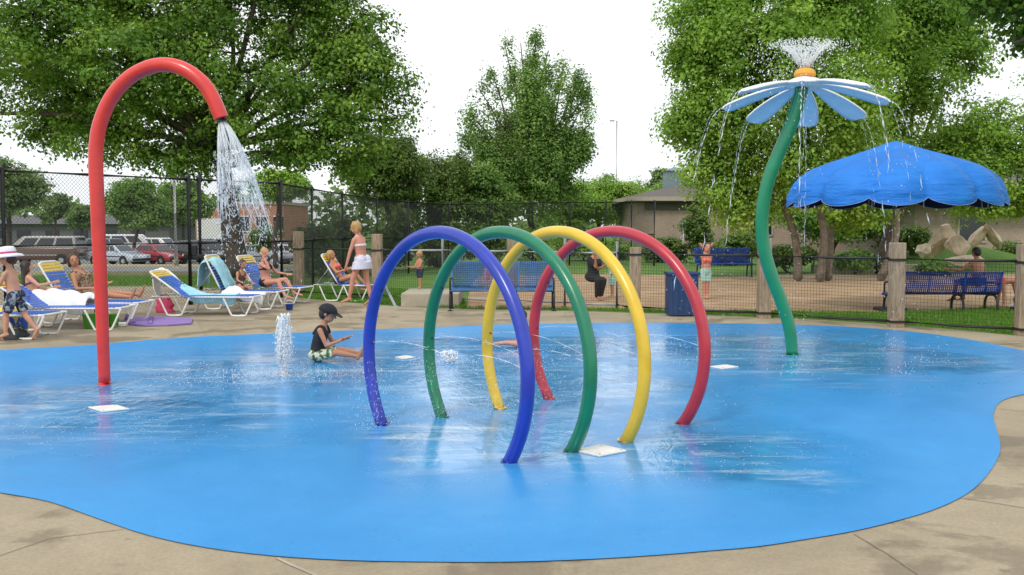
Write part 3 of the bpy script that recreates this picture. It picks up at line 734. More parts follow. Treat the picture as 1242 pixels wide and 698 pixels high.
def plate(pts, label, th=.014):
    ps = [gp(u, v) for u, v in pts]; c = sum(ps, Vector()) / len(ps)
    root = thing('drain_cover', label, 'drain cover', (c.x, c.y, .012), 'pale covers set in the blue pad')
    mb = MB(); mb.prism([Vector((p.x, p.y, .0125)) for p in ps], (0, 0, th)); o = mb.build('cover_plate', 'white_plate', root, fix=True)
    bv = o.modifiers.new('edge', 'BEVEL'); bv.width = .004; bv.segments = 2
    for p in ps:
        mb = MB(); q = c + (p - c) * .8; mb.tube([Vector((q.x, q.y, .0125 + th)), Vector((q.x, q.y, .0145 + th))], [.011, .009], 8); mb.build('screw', 'galvanised', root)
plate([(697, 550), (727, 557), (760, 550.5), (729, 543)], 'white square cover flat on the pad beside the green ring foot')
plate([(107, 497), (124, 502.5), (157, 499), (141, 494.3)], 'white square cover below the red shower pole foot')
plate([(479, 435.5), (489, 438), (504, 435.5), (493, 433.5)], 'small white cover glimpsed through the blue ring near the seated boy')
plate([(861, 447), (876, 450), (896, 447.5), (880, 444.8)], 'white cover on the wet pad left of the flower stem foot')
# running water: beads, bubbles and broken foam over the wet part of the pad
mb = MB(); rr = random.Random(9)
for (u, v, su, sv, n) in [(150, 520, 130, 13, 700), (60, 530, 60, 10, 300), (240, 460, 60, 7, 400), (450, 500, 90, 9, 260), (960, 425, 85, 10, 700), (1010, 440, 70, 9, 360), (880, 430, 60, 12, 360), (1060, 432, 40, 8, 240), (700, 440, 90, 18, 500), (640, 525, 120, 16, 500), (850, 555, 90, 14, 600), (760, 575, 60, 10, 300), (1180, 440, 40, 6, 160)]:
    for _ in range(n // 3):
        uu = rr.gauss(u, su); vv = min(660, max(406, rr.gauss(v, sv))); p = gp(uu, vv)
        mb.drop((p.x, p.y, .0135), rr.uniform(.002, .006) * (.6 + p.y / 14), .3)
o = mb.build('water_beads', 'water_clear', None, True); o['kind'] = 'stuff'; tag(o, 'beads and bubbles of water running over the blue pad', 'water')
# ================================================================== people
def bake(mb, name, mat, parent, voxel, smooth_it=4):
    o = mb.build(name, mat, parent, False)
    r = o.modifiers.new('r', 'REMESH'); r.mode = 'VOXEL'; r.voxel_size = voxel; r.use_smooth_shade = True
    s_ = o.modifiers.new('s', 'SMOOTH'); s_.factor = .5; s_.iterations = smooth_it
    dg = bpy.context.evaluated_depsgraph_get(); me = bpy.data.meshes.new_from_object(o.evaluated_get(dg))
    o.modifiers.clear(); old = o.data; o.data = me; bpy.data.meshes.remove(old); me.name = name
    me.polygons.foreach_set('use_smooth', [True] * len(me.polygons))
    return o
TORSO = {  # distance along the spine from the hip joints, half width, half depth (all x H)
 'f': [(-.065, .035, .035), (-.045, .075, .055), (-.01, .098, .072), (.035, .094, .066), (.085, .074, .052), (.13, .078, .054), (.185, .09, .066), (.225, .094, .062), (.262, .098, .05), (.285, .085, .042), (.305, .045, .034), (.33, .029, .03), (.36, .027, .028)],
 'm': [(-.065, .035, .035), (-.045, .07, .052), (-.01, .088, .066), (.035, .086, .06), (.085, .082, .057), (.13, .088, .06), (.185, .1, .066), (.225, .108, .064), (.262, .11, .054), (.285, .095, .045), (.305, .05, .037), (.33, .033, .034), (.36, .031, .032)],
 'c': [(-.065, .035, .035), (-.045, .068, .055), (-.01, .086, .068), (.035, .086, .07), (.085, .08, .066), (.13, .08, .062), (.185, .086, .062), (.225, .09, .058), (.262, .092, .048), (.285, .08, .042), (.305, .045, .036), (.33, .033, .034), (.35, .032, .034)]}
def person(label, base, H, fwd, spine, legs, arms, kind='f', bend=(0, 0, 0), headdir=None, face=None, skin='skin_fair', hair=('short', 'hair_brown'), wear=(), seat=False, voxel=.011, eyes=True, group=None, name='person', feetdir=None):
    V = lambda t: Vector(t).normalized()
    up = V(spine); f = Vector(fwd); f = (f - up * f.dot(up)).normalized(); rt = f.cross(up).normalized()
    up2 = (up + Vector(bend)).normalized()
    hh = {'f': .142, 'm': .14, 'c': .178}[kind] * H
    hipw = {'f': .052, 'm': .05, 'c': .05}[kind] * H; shw = {'f': .098, 'm': .112, 'c': .098}[kind] * H
    legl = {'f': (.245, .24), 'm': (.245, .24), 'c': (.22, .215)}[kind]
    pel = Vector((0, 0, 0))
    def spn(t):   # along the bent spine
        q = sst(t / .28) if t > 0 else 0
        return pel + (up * (1 - q * .5) + up2 * (q * .5)).normalized() * t * H
    J = {}
    for i, s_ in enumerate((-1, 1)):
        hp = pel + rt * hipw * s_; kn = hp + V(legs[i][0]) * legl[0] * H; an = kn + V(legs[i][1]) * legl[1] * H
        fd = V(feetdir[i]) if feetdir else None
        if fd is None:
            sh = V(legs[i][1]); ff = f - sh * f.dot(sh); ff = V(ff) if ff.length > .1 else Vector((0, 0, 1)); fd = ff if sh.z > -.6 else V((ff.x, ff.y, 0))
        J['hip', i] = hp; J['kn', i] = kn; J['an', i] = an; J['toe', i] = an + fd * .095 * H + (V(legs[i][1]) * .026 * H if V(legs[i][1]).z < -.6 else Vector())
        sh_ = spn(.262) + rt * shw * s_; el = sh_ + V(arms[i][0]) * .165 * H; wr = el + V(arms[i][1]) * .145 * H
        J['sh', i] = sh_; J['el', i] = el; J['wr', i] = wr
    if seat: pel0 = Vector(base) + Vector((0, 0, .066 * H))
    else:
        low = min(min(J['an', i].z, J['toe', i].z) for i in (0, 1)) - .022 * H
        pel0 = Vector((base[0], base[1], base[2] - low))
    for k in J: J[k] = J[k] + pel0
    _spn = spn; spn = lambda t: _spn(t) + pel0
    root = thing(name, label, 'person', base, group)
    if 1:
        b = MB()
        secs = []
        for t, w, d in TORSO[kind]:
            q = sst(t / .28) if t > 0 else 0; u_ = (up * (1 - q) + up2 * q).normalized(); ff = (f - u_ * f.dot(u_)).normalized()
            secs.append((spn(t), rt * w * H, ff * d * H))
        b.loft(secs, 20)
        nb = spn(.33); hd = V(headdir) if headdir else up2
        fc = Vector(face) if face else f; fc = (fc - hd * fc.dot(hd)).normalized(); hr = fc.cross(hd).normalized()
        hc = nb + hd * (hh * .58) + fc * .01 * H
        b.capsule(spn(.30), hc - hd * hh * .2, .034 * H, .03 * H)
        b.ellipsoid(hc + hd * hh * .08 - fc * hh * .03, hr * hh * .375, fc * hh * .45, hd * hh * .42)
        b.ellipsoid(hc - hd * hh * .2 + fc * hh * .08, hr * hh * .29, fc * hh * .33, hd * hh * .29)
        b.capsule(hc + fc * hh * .40 + hd * hh * .06, hc + fc * hh * .50 - hd * hh * .08, hh * .045, hh * .07, 8)
        for s_ in (-1, 1): b.ellipsoid(hc + hr * hh * .375 * s_ - hd * hh * .02 - fc * hh * .04, hr * hh * .05, fc * hh * .09, hd * hh * .13, 8, 6)
        if kind == 'f':
            for s_ in (-1, 1): b.ellipsoid(spn(.2) + rt * .045 * H * s_ + f * .052 * H, rt * .04 * H, f * .036 * H, up * .038 * H, 10, 7)
        k_ = {'f': 1.0, 'm': 1.08, 'c': 1.0}[kind]
        for i, s_ in enumerate((-1, 1)):
            hp, kn, an, to = J['hip', i], J['kn', i], J['an', i], J['toe', i]
            b.capsule(hp, kn, .05 * H * k_, .033 * H * k_); mid = kn.lerp(an, .3) - f * .006 * H
            b.capsule(kn, mid, .032 * H * k_, .032 * H * k_); b.capsule(mid, an, .031 * H * k_, .019 * H * k_)
            b.ellipsoid(hp - f * .03 * H + up * .012 * H, rt * .05 * H, f * .05 * H, up * .055 * H, 10, 7)
            fd = (to - an).normalized(); b.capsule(an - fd * .02 * H, an + fd * .045 * H, .021 * H, .021 * H, 8); b.capsule(an + fd * .04 * H, to, .021 * H, .013 * H, 8)
            for q in (-1, 0, 1): b.capsule(to - fd * .01 * H + rt * q * .012 * H, to + fd * .018 * H + rt * q * .013 * H, .0075 * H, .006 * H, 6)
            sh_, el, wr = J['sh', i], J['el', i], J['wr', i]
            b.capsule(sh_ - rt * s_ * .012 * H, el, .030 * H * k_, .0215 * H * k_); b.capsule(el, wr, .0225 * H * k_, .0145 * H * k_)
            d = (wr - el).normalized(); sd = d.cross(f); sd = sd.normalized() if sd.length > .15 else rt
            pn = sd.cross(d).normalized(); pc = wr + d * .034 * H
            b.ellipsoid(pc, sd * .022 * H, pn * .0105 * H, d * .034 * H, 10, 7)
            for q, ln in zip((-1.5, -.5, .5, 1.5), (.034, .042, .040, .030)):
                r0 = pc + d * .026 * H + sd * q * .0115 * H; k1 = r0 + (d + sd * q * .06) .normalized() * ln * .55 * H; k2 = k1 + (d * .8 + pn * .6 * (1 if pn.dot(f) > 0 else -1)).normalized() * ln * .5 * H
                b.capsule(r0, k1, .0056 * H, .0052 * H, 6); b.capsule(k1, k2, .0052 * H, .0044 * H, 6)
            tb = pc - d * .012 * H + sd * .018 * H * -s_; b.capsule(tb, tb + (d * .7 - sd * s_ * .7).normalized() * .034 * H, .0066 * H, .005 * H, 6)
        bake(b, 'body', skin, root, voxel)
    def tsec(t):
        T = TORSO[kind]
        for (a, wa, da), (c, wc, dc) in zip(T[:-1], T[1:]):
            if a <= t <= c:
                k = (t - a) / (c - a); return wa + (wc - wa) * k, da + (dc - da) * k
        return T[-1][1:]
    def shell(t0, t1, off, n=9):
        m_ = []
        for j in range(n):
            t = t0 + (t1 - t0) * j / (n - 1); w, d = tsec(t); q = sst(t / .28) if t > 0 else 0; u_ = (up * (1 - q) + up2 * q).normalized(); ff = (f - u_ * f.dot(u_)).normalized()
            m_.append((spn(t), rt * (w * H + off), ff * (d * H + off)))
        return m_
    g = MB()
    for item in wear:
        kind_, mat = item[0], item[1]; c = MB(); o_ = .0085 * (H / 1.3)
        if kind_ in ('trunks', 'shorts', 'pants', 'briefs'):
            c.loft(shell(-.055, .06 if kind_ != 'briefs' else .03, o_), 20)
            L_ = {'briefs': .12, 'shorts': .5, 'trunks': .8, 'pants': 1}[kind_]
            for i in (0, 1):
                hp, kn, an = J['hip', i], J['kn', i], J['an', i]
                e = hp.lerp(kn, min(1, L_)); fl = .014 * H if kind_ in ('trunks', 'shorts') else .008 * H
                x, y, d = basis(kn - hp); secs = []
                for q in range(6):
                    k = q / 5; r_ = (.05 + (.033 - .05) * k * min(1, L_)) * H + .004 + fl * (.5 + .6 * k); secs.append((hp.lerp(e, k), x * r_, y * r_))
                c.loft(secs, 14); c.ellipsoid(hp - f * .03 * H + up * .012 * H, rt * (.05 * H + o_), f * (.05 * H + o_), up * (.055 * H + o_), 10, 7)
                if kind_ == 'pants': c.capsule(kn, kn.lerp(an, .3), .042 * H, .042 * H); c.capsule(kn.lerp(an, .3), kn.lerp(an, .92), .042 * H, .034 * H)
        elif kind_ == 'skirt':
            secs = shell(-.0, .06, o_, 4)[::-1]
            kx = (J['kn', 0] + J['kn', 1]) / 2; hx = (J['hip', 0] + J['hip', 1]) / 2; L_ = item[2] if len(item) > 2 else .6
            for k in (.1, .3, .6, 1): secs.append((hx.lerp(kx, k * L_) - f * .012 * H, rt * (.122 + .018 * k) * H, f * (.104 + .012 * k) * H))
            c.loft(secs, 20)
            for i in (0, 1): c.ellipsoid(J['hip', i] - f * .034 * H + up * .0 * H, rt * .064 * H, f * .066 * H, up * .08 * H, 12, 8)
        elif kind_ in ('shirt', 'tank', 'onepiece'):
            c.loft(shell(-.06 if kind_ == 'onepiece' else -.02, .268 if kind_ != 'onepiece' else .225, o_ * (1.4 if kind_ != 'onepiece' else .8), 13), 20)
            for i, s_ in enumerate((-1, 1)):
                if kind_ == 'shirt': c.capsule(J['sh', i] - rt * s_ * .02 * H, J['sh', i].lerp(J['el', i], .6), .038 * H, .034 * H)
                else: c.tube(smooth_path([spn(.22) + rt * .055 * H * s_ + f * (.066 * H), spn(.29) + rt * .06 * H * s_ + f * .02 * H, spn(.29) + rt * .06 * H * s_ - f * .03 * H, spn(.215) + rt * .055 * H * s_ - f * .064 * H], 4), .012 * H if kind_ == 'onepiece' else .02 * H, 8)
                if kind == 'f': c.ellipsoid(spn(.2) + rt * .045 * H * s_ + f * .052 * H, rt * (.04 * H + o_), f * (.036 * H + o_), up * (.038 * H + o_), 10, 7)
                if kind_ == 'onepiece': c.ellipsoid(J['hip', i] - f * .03 * H + up * .02 * H - rt * s_ * .008 * H, rt * (.045 * H + o_), f * (.05 * H + o_), up * (.045 * H + o_), 10, 7)
        elif kind_ == 'bikini_top':
            c.loft(shell(.178, .205, o_ * .7, 4), 20)
            for i, s_ in enumerate((-1, 1)):
                c.ellipsoid(spn(.2) + rt * .045 * H * s_ + f * .052 * H, rt * (.038 * H + o_), f * (.036 * H + o_), up * (.032 * H + o_), 10, 7)
                c.tube(smooth_path([spn(.22) + rt * .05 * H * s_ + f * (.07 * H), spn(.30) + rt * .045 * H * s_ + f * .02 * H, spn(.31) + rt * .03 * H * s_ - f * .03 * H], 4), .007 * H, 6)
        nm = {'onepiece': 'swimsuit', 'bikini_top': 'bikini_top', 'briefs': 'bikini_bottom', 'trunks': 'swim_trunks', 'pants': 'trousers', 'tank': 'sleeveless_shirt'}.get(kind_, kind_)
        bake(c, nm, mat, root, voxel * .9, 3)
    # hair / hats
    st, hm = hair[0], hair[1]; c = MB()
    c.ellipsoid(hc + hd * hh * .13 - fc * hh * .09, hr * hh * .43, fc * hh * .46, hd * hh * .43)
    c.ellipsoid(hc - hd * hh * .05 - fc * hh * .2, hr * hh * .41, fc * hh * .32, hd * hh * .36)
    if st == 'bob':
        for s_ in (-1, 1): c.capsule(hc + hr * s_ * hh * .3 + hd * hh * .2 - fc * hh * .1, hc + hr * s_ * hh * .34 - hd * hh * .35 - fc * hh * .12, hh * .16, hh * .13)
    if st == 'long':
        for q in (-1, -.3, .3, 1): c.capsule(hc + hr * q * hh * .28 - fc * hh * .25, spn(.19) + hr * q * hh * .28 - f * .075 * H, hh * .19, hh * .1)
        for s_ in (-1, 1): c.capsule(hc + hr * s_ * hh * .3 + hd * hh * .2 - fc * hh * .1, hc + hr * s_ * hh * .36 - hd * hh * .5 - fc * hh * .12, hh * .16, hh * .12)
    if st == 'bun': c.ellipsoid(hc + hd * hh * .42 - fc * hh * .28, hr * hh * .2, fc * hh * .2, hd * hh * .2, 10, 7)
    bake(c, 'hair', hm, root, max(.008, voxel * .85), 2)
    if st == 'cap' or (len(hair) > 2 and hair[2] == 'cap'):
        c = MB(); c.ellipsoid(hc + hd * hh * .2 - fc * hh * .06, hr * hh * .47, fc * hh * .53, hd * hh * .42); c = c
        o = MB(); secs = []
        for k in range(7):
            a_ = PI / 2 * k / 6; secs.append((hc + hd * hh * (.12 + .46 * math.sin(a_)) - fc * hh * .05, hr * hh * .49 * max(.03, math.cos(a_)), fc * hh * .56 * max(.03, math.cos(a_))))
        o.loft(secs, 20); o.build('cap', hair[3], root, True)
        o = MB(); vs = []; n = 14
        for k in range(n + 1):
            a_ = -PI * .5 + PI * k / n; e = hr * math.sin(a_) * hh * .45 + fc * (hh * .38 + math.cos(a_) * hh * .48)
            vs.append(hc + hd * hh * (.14 - .08 * math.cos(a_)) + e)
        o.prism(vs, hd * hh * .035); o.build('cap_brim', hair[3], root, fix=True)
    if len(hair) > 2 and hair[2] == 'sunhat':
        o = MB(); secs = []
        for r_, z_ in ((.95, -.06), (.80, .08), (.52, .16), (.50, .3), (.46, .5), (.36, .6), (.1, .63)): secs.append((hc + hd * hh * (z_ + .08) - fc * hh * .04, hr * hh * r_, fc * hh * r_ * 1.06))
        o.loft(secs, 22); o.build('sun_hat', hair[3], root, True)
        o = MB(); o.loft([(hc + hd * hh * .25 - fc * hh * .04, hr * hh * .525, fc * hh * .555), (hc + hd * hh * .37 - fc * hh * .04, hr * hh * .52, fc * hh * .55)], 22); o.build('hat_band', hair[4], root, True)
    if eyes:
        for s_ in (-1, 1):
            o = MB(); o.ellipsoid(hc + hr * s_ * hh * .15 + hd * hh * .08 + fc * hh * .375, hr * hh * .05, fc * hh * .03, hd * hh * .028, 8, 6); o.build('eye', 'eye_dark', root, True)
        o = MB(); o.ellipsoid(hc - hd * hh * .22 + fc * hh * .385, hr * hh * .1, fc * hh * .03, hd * hh * .03, 8, 6); o.build('lips', 'lip_red', root, True)
    root['hands'] = 0; del root['hands']
    return J, pel0, hc
def G(u, v, z=0.0): return tuple(gp(u, v, z))
# boy walking off to the left
p = gp(20, 414)
person('boy in a white sun hat and dark patterned trunks walking at the left edge', (p.x, p.y, .006), 1.26, (-1, .1, 0), (-.16, 0, 1), [((-.40, .05, -1), (-.05, 0, -1)), ((.34, 0, -1), (.62, 0, -.8))],
       [((-.45, -.1, -.9), (-.95, .1, .1)), ((-.3, .1, -.9), (-.9, .1, .2))], 'c', headdir=(-.1, 0, 1), face=(-1, -.15, -.1), skin='skin_fair', hair=('short', 'hair_brown', 'sunhat', 'cloth_white', 'cloth_pink'), wear=[('trunks', 'print_floral')], voxel=.009, group=None, feetdir=[(-1, 0, -.05), (-.75, 0, -.75)])
# boy sitting on the pad
p = gp(386, 440)
person('boy in a black cap, black sleeveless shirt and camouflage shorts sitting on the blue pad', (p.x, p.y, .012), 1.16, (1, -.1, 0), (.02, 0, 1), [((1, .18, .20), (1, .1, -.22)), ((1, -.12, .16), (1, -.05, -.18))],
       [((.42, .15, -.9), (.85, -.15, .35)), ((.42, -.1, -.9), (.88, .15, .32))], 'c', bend=(.35, 0, 0), headdir=(.35, 0, 1), face=(1, -.12, -.55), skin='skin_tan', hair=('cap', 'hair_dark', 'cap', 'cloth_black'), wear=[('tank', 'cloth_black'), ('trunks', 'print_camo')], seat=True, voxel=.008, feetdir=[(.45, 0, 1), (.5, 0, .9)])
# toddler mostly behind the blue ring
p = gp(631, 424)
person('tiny toddler sitting on the pad, mostly hidden behind the blue ring leg', (p.x, p.y + .02, .012), .84, (-1, -.1, 0), (.05, 0, 1), [((-1, .25, .1), (-1, .05, -.12)), ((-1, -.2, .1), (-1, .02, -.1))],
       [((-.1, .1, -1), (-.25, -.05, -.9)), ((-.1, -.1, -1), (-.25, .05, -.9))], 'c', face=(-1, -.3, -.2), skin='skin_pink', hair=('short', 'hair_brown'), wear=[('briefs', 'cloth_navy')], seat=True, voxel=.008, feetdir=[(-.6, 0, .8), (-.6, 0, .8)])

# ------------------------------------------------------------------ loungers
def lounger_local(name, label, loc, rz, back=50, L=1.95, group='pool loungers along the fence'):
    root = thing(name, label, 'lounger', loc, group, rz)
    W = .62; zs = .34; xb = .72; ba = math.radians(back); bl = .76
    tip = (xb - bl * math.cos(ba), zs + bl * math.sin(ba))
    mb = MB()
    loop = smooth_path([(xb, -W / 2, zs), (L - .08, -W / 2, zs), (L, -W / 2 + .08, zs), (L, W / 2 - .08, zs), (L - .08, W / 2, zs), (xb, W / 2, zs)], 4)
    mb.tube(loop, .016, 8); mb.tube([(xb, -W / 2, zs), (.16, -W / 2, zs)], .016, 8); mb.tube([(xb, W / 2, zs), (.16, W / 2, zs)], .016, 8); mb.tube([(.16, -W / 2, zs), (.16, W / 2, zs)], .016, 8)
    mb.build('seat_frame', 'white_plastic', root, True, False)
    mb = MB(); e = .1
    bp = lambda t, y: (xb - t * math.cos(ba), y, zs + t * math.sin(ba))
    mb.tube(smooth_path([bp(0, -W / 2), bp(bl - .1, -W / 2), bp(bl - .02, -W / 2 + .05), bp(bl, -W / 2 + .14), bp(bl, W / 2 - .14), bp(bl - .02, W / 2 - .05), bp(bl - .1, W / 2), bp(0, W / 2)], 4), .018, 8)
    for s_ in (-1, 1): mb.tube([bp(bl * .55, s_ * W / 2), (.2, s_ * W / 2, zs)], .01, 6)
    mb.build('back_frame', 'white_plastic', root, True, False)
    for x0 in (.45, L - .35):
        mb = MB()
        for s_ in (-1, 1):
            y = s_ * W / 2
            mb.tube(smooth_path([(x0 - .17, y, zs - .012), (x0 - .13, y, zs - .1), (x0 - .04, y, .05), (x0 + .0, y, .016), (x0 + .2, y, .016), (x0 + .24, y, .05), (x0 + .33, y, zs - .1), (x0 + .37, y, zs - .012)], 4), .016, 8)
        mb.tube([(x0 + .1, -W / 2, .016), (x0 + .1, W / 2, .016)], .012, 6)
        mb.build('leg', 'white_plastic', root, True, False)
    mb = MB(); x = xb + .03
    while x < L - .03:
        mb.box((x, 0, zs + .012), (.04, W + .03, .006), (0, 0, 0)); x += .056
    mb.build('seat_straps', 'strap_blue', root, False, False)
    mb = MB(); t = .04; R_ = Matrix.Rotation(ba, 3, 'Y')
    while t < bl - .03:
        mb.mi = 1 if .58 < t < .735 else 0
        c = Vector(bp(t, 0)) + Vector((math.sin(ba), 0, math.cos(ba))) * .014
        mb.box(c, (.04, W + .02, .006), R_); t += .056
    mb.build('back_straps', ['strap_blue', 'strap_yellow'], root, False, False)
    return root
def lounger_at(u, v, rz, label, back=50, L=1.95):
    p = gp(u, v); return lounger_local('pool_lounger', label, (p.x, p.y, .006), math.radians(rz), back, L)
# loc is the ground point below the head end, centre line
lounger_at(-95, 409, -2, 'lounger at the left edge beside the walking boy, mostly out of the picture', 45)
lounger_at(-2, 400, 3, 'lounger under the girl whose legs lie under a white towel', 32)
lounger_at(36, 391, -2, 'lounger with a raised blue and yellow back behind the red pole', 60)
lounger_at(184, 382, -3, 'lounger with towels on its seat behind the purple mat', 36)
lounger_at(234, 374, -6, 'lounger whose raised back is draped with a cyan towel', 64, 1.8)
lounger_at(281, 367, -14, 'lounger under the woman in the dark bikini', 56, 1.7)
lounger_at(380, 364, -12, 'small lounger on the grass edge beside the standing woman', 58, 1.35)
# girl on the left lounger
p = gp(44, 396)
Z = .345
person('long haired girl sitting on a lounger under a white towel', (p.x, p.y, Z), 1.32, (1, .35, 0), (-.3, .1, 1), [((1, .1, .08), (1, .05, -.12)), ((1, -.05, .1), (1, 0, -.14))],
       [((.5, .3, -.7), (.9, .1, .15)), ((.75, -.1, -.55), (.9, .2, .2))], 'f', face=(.7, .7, .05), skin='skin_fair', hair=('long', 'hair_dark'), wear=[('bikini_top', 'cloth_purple'), ('briefs', 'cloth_purple')], seat=True)
p0 = p
# towel over her legs
def drape(name, label, cat, mat, path, w, thick=.012, sag=.05, seed=1, amp=.018):
    """a soft cloth following a path of (x,y,z) centre points, hanging down at both sides, with folds"""
    mb = MB(); rr = random.Random(seed); path = smooth_path(path, 6); n = 16; N = len(path)
    top = []; ph = rr.random() * 9
    for i, c in enumerate(path):
        d = (path[min(i + 1, N - 1)] - path[max(i - 1, 0)]).normalized(); side = Vector((-d.y, d.x, 0)); side = side.normalized() if side.length > .05 else Vector((0, 1, 0))
        row = []
        for j in range(n + 1):
            s_ = j / n * 2 - 1; k = abs(s_)
            z = -sag * max(0, k - .45) ** 1.3 * 4 + amp * mnoise.noise((i * .28 + ph, s_ * 3.2, seed * 3.1)) * 2
            x_ = s_ * w / 2 * (1 + .08 * mnoise.noise((i * .35, s_ + 5, seed))) - (.06 * sag * 8 * max(0, k - .6) * (1 if s_ > 0 else -1))
            row.append(c + side * x_ + Vector((0, 0, z)))
        top.append(row)
    vs = [p for r in top for p in r]; fs = []
    for i in range(N - 1):
        for j in range(n): fs.append((i * (n + 1) + j, i * (n + 1) + j + 1, (i + 1) * (n + 1) + j + 1, (i + 1) * (n + 1) + j))
    mb.add(vs, fs)
    c0 = sum(vs, Vector()) / len(vs); low = min(v.z for v in vs)
    o = mb.build(name, mat, None, True); o.modifiers.new('thick', 'SOLIDIFY').thickness = thick
    tag(o, label, cat); return o
Yt = p0.y
drape('bath_towel', 'white towel spread over the legs of the long haired girl', 'towel', 'towel_white', [(p0.x + .05, Yt, Z + .22), (p0.x + .25, Yt, Z + .22), (p0.x + .5, Yt, Z + .19), (p0.x + .75, Yt, Z + .16), (p0.x + .92, Yt, Z + .10)], .74, .015, .14, 3, .03)
# woman reclining behind the red pole
p = gp(112, 387)
person('brown haired woman in a leopard print swimsuit reclining behind the red pole', (p.x, p.y - .03, .31), 1.6, (1, -.25, 0), (-.5, 0, .72), [((1, .12, .02), (1, .05, -.06)), ((1, -.1, .06), (1, -.06, -.1))],
       [((.2, .3, -.8), (.75, 0, .1)), ((.35, -.3, -.8), (.8, .0, .05))], 'f', bend=(.25, 0, 0), headdir=(-.2, -.1, 1), face=(.55, -.8, 0), skin='skin_tan', hair=('bob', 'hair_brown'), wear=[('onepiece', 'print_leopard')], seat=True, feetdir=[(.5, 0, 1), (.5, 0, 1)])
# little girl on the lounger edge
p = gp(292, 374)
person('small girl in a brown swimsuit sitting on a lounger edge', (p.x, p.y, .36), 1.0, (.75, -.65, 0), (0, .05, 1), [((.75, -.55, -.1), (.12, -.1, -1)), ((.6, -.7, -.1), (.02, -.1, -1))],
       [((.35, -.35, -.85), (.6, -.4, -.2)), ((.2, -.5, -.85), (.6, -.5, -.2))], 'c', bend=(.2, -.15, 0), face=(.8, -.6, -.1), skin='skin_tan', hair=('bob', 'hair_brown'), wear=[('onepiece', 'cloth_brown')], seat=True)
p = gp(324, 370)
person('woman in a dark bikini sitting on a lounger with a hand at her face', (p.x, p.y, .36), 1.45, (.95, -.4, 0), (-.28, .08, 1), [((.92, -.1, .14), (.62, -.2, -.85)), ((.9, -.42, .1), (.5, -.3, -.9))],
       [((.5, .25, -.75), (.8, -.1, -.1)), ((.8, -.35, -.35), (-.45, .1, .9))], 'f', bend=(.3, 0, 0), headdir=(.1, -.05, 1), face=(.75, -.7, -.1), skin='skin_pink', hair=('bun', 'hair_blond'), wear=[('bikini_top', 'cloth_black'), ('briefs', 'cloth_black')], seat=True)
# blond woman reclining and the standing one
p = gp(413, 365)
person('blond girl lying back in the small lounger on the grass edge', (p.x, p.y, .36), 1.38, (1, -.3, 0), (-.55, .05, .85), [((.9, -.1, .3), (.65, -.1, -.75)), ((.9, -.3, .25), (.6, -.3, -.8))],
       [((.55, .3, -.7), (.8, -.2, .2)), ((.6, -.3, -.6), (.85, .2, .3))], 'f', bend=(.3, 0, 0), headdir=(-.15, 0, 1), face=(.9, -.4, 0), skin='skin_tan', hair=('bob', 'hair_blond'), wear=[('bikini_top', 'cloth_coral'), ('briefs', 'cloth_black')], seat=True)
p = gp(439, 372)
person('blond woman in a lilac skirt and bikini top walking away on the deck', (p.x, p.y, .006), 1.63, (-.85, .5, 0), (-.05, 0, 1), [((-.34, .05, -1), (-.22, .1, -1)), ((.12, 0, -1), (.22, -.05, -1))],
       [((-.32, .05, -1), (-.28, 0, -1)), ((-.1, -.15, -1), (-.3, .0, -1))], 'f', bend=(-.12, 0, 0), headdir=(-.25, 0, 1), face=(-.95, .15, -.3), skin='skin_pink', hair=('bob', 'hair_blond'), wear=[('bikini_top', 'cloth_white'), ('skirt', 'cloth_lilac', .42)], voxel=.010, feetdir=[(-.9, .3, -.1), (-.8, .3, -.25)])
a = gp(510, 366)
person('blond toddler in navy shorts standing on a low concrete slab', (a.x, a.y - .15, .272), .80, (-.6, -.8, 0), (0, 0, 1), [((-.08, -.05, -1), (0, 0, -1)), ((.1, 0, -1), (.08, .05, -1))],
       [((-.35, -.2, -.85), (-.8, -.3, -.1)), ((-.2, -.3, -.9), (-.8, -.4, .0))], 'c', face=(-.8, -.5, -.2), skin='skin_tan', hair=('short', 'hair_blond'), wear=[('trunks', 'cloth_navy')], voxel=.009)
# people beyond the low fence
p = gp(719, 364)
person('red haired woman in dark clothes crouching behind the red and yellow rings', (p.x, p.y, .01), 1.56, (.45, -.9, 0), (.02, -.02, 1), [((.0, -.95, -.12), (0, .35, -.95)), ((.75, -.7, -.12), (-.15, .3, -.95))],
       [((-.2, -.4, -.8), (.7, -.4, .45)), ((.55, -.4, -.6), (-.1, -.3, .9))], 'f', bend=(.1, -.1, 0), headdir=(.1, 0, 1), face=(.7, -.75, -.05), skin='skin_tan', hair=('bob', 'hair_red'), wear=[('shirt', 'cloth_black'), ('pants', 'cloth_black')])
p = gp(742, 361)
person('small child in a pale green shirt beside the woman in dark clothes', (p.x, p.y, .01), .86, (-.8, -.6, 0), (0, 0, 1), [((-.05, 0, -1), (0, 0, -1)), ((.08, 0, -1), (.05, 0, -1))],
       [((-.4, -.1, -.8), (-.8, -.2, .1)), ((.1, -.1, -1), (.0, -.2, -1))], 'c', skin='skin_fair', hair=('short', 'hair_brown'), wear=[('shirt', 'cloth_aqua'), ('trunks', 'cloth_aqua')])
p = gp(856, 363)
person('girl with both arms raised to her head standing in the sand behind the bin', (p.x, p.y, .01), 1.22, (.1, -1, 0), (0, 0, 1), [((-.08, 0, -1), (-.02, 0, -1)), ((.08, 0, -1), (.05, 0, -1))],
       [((-.85, -.05, .5), (.72, .05, .7)), ((.85, -.05, .5), (-.72, .05, .7))], 'c', headdir=(.05, 0, 1), face=(.2, -1, -.1), skin='skin_pink', hair=('bob', 'hair_brown'), wear=[('bikini_top', 'cloth_coral'), ('trunks', 'cloth_aqua')])
p = gp(590, 345.5)
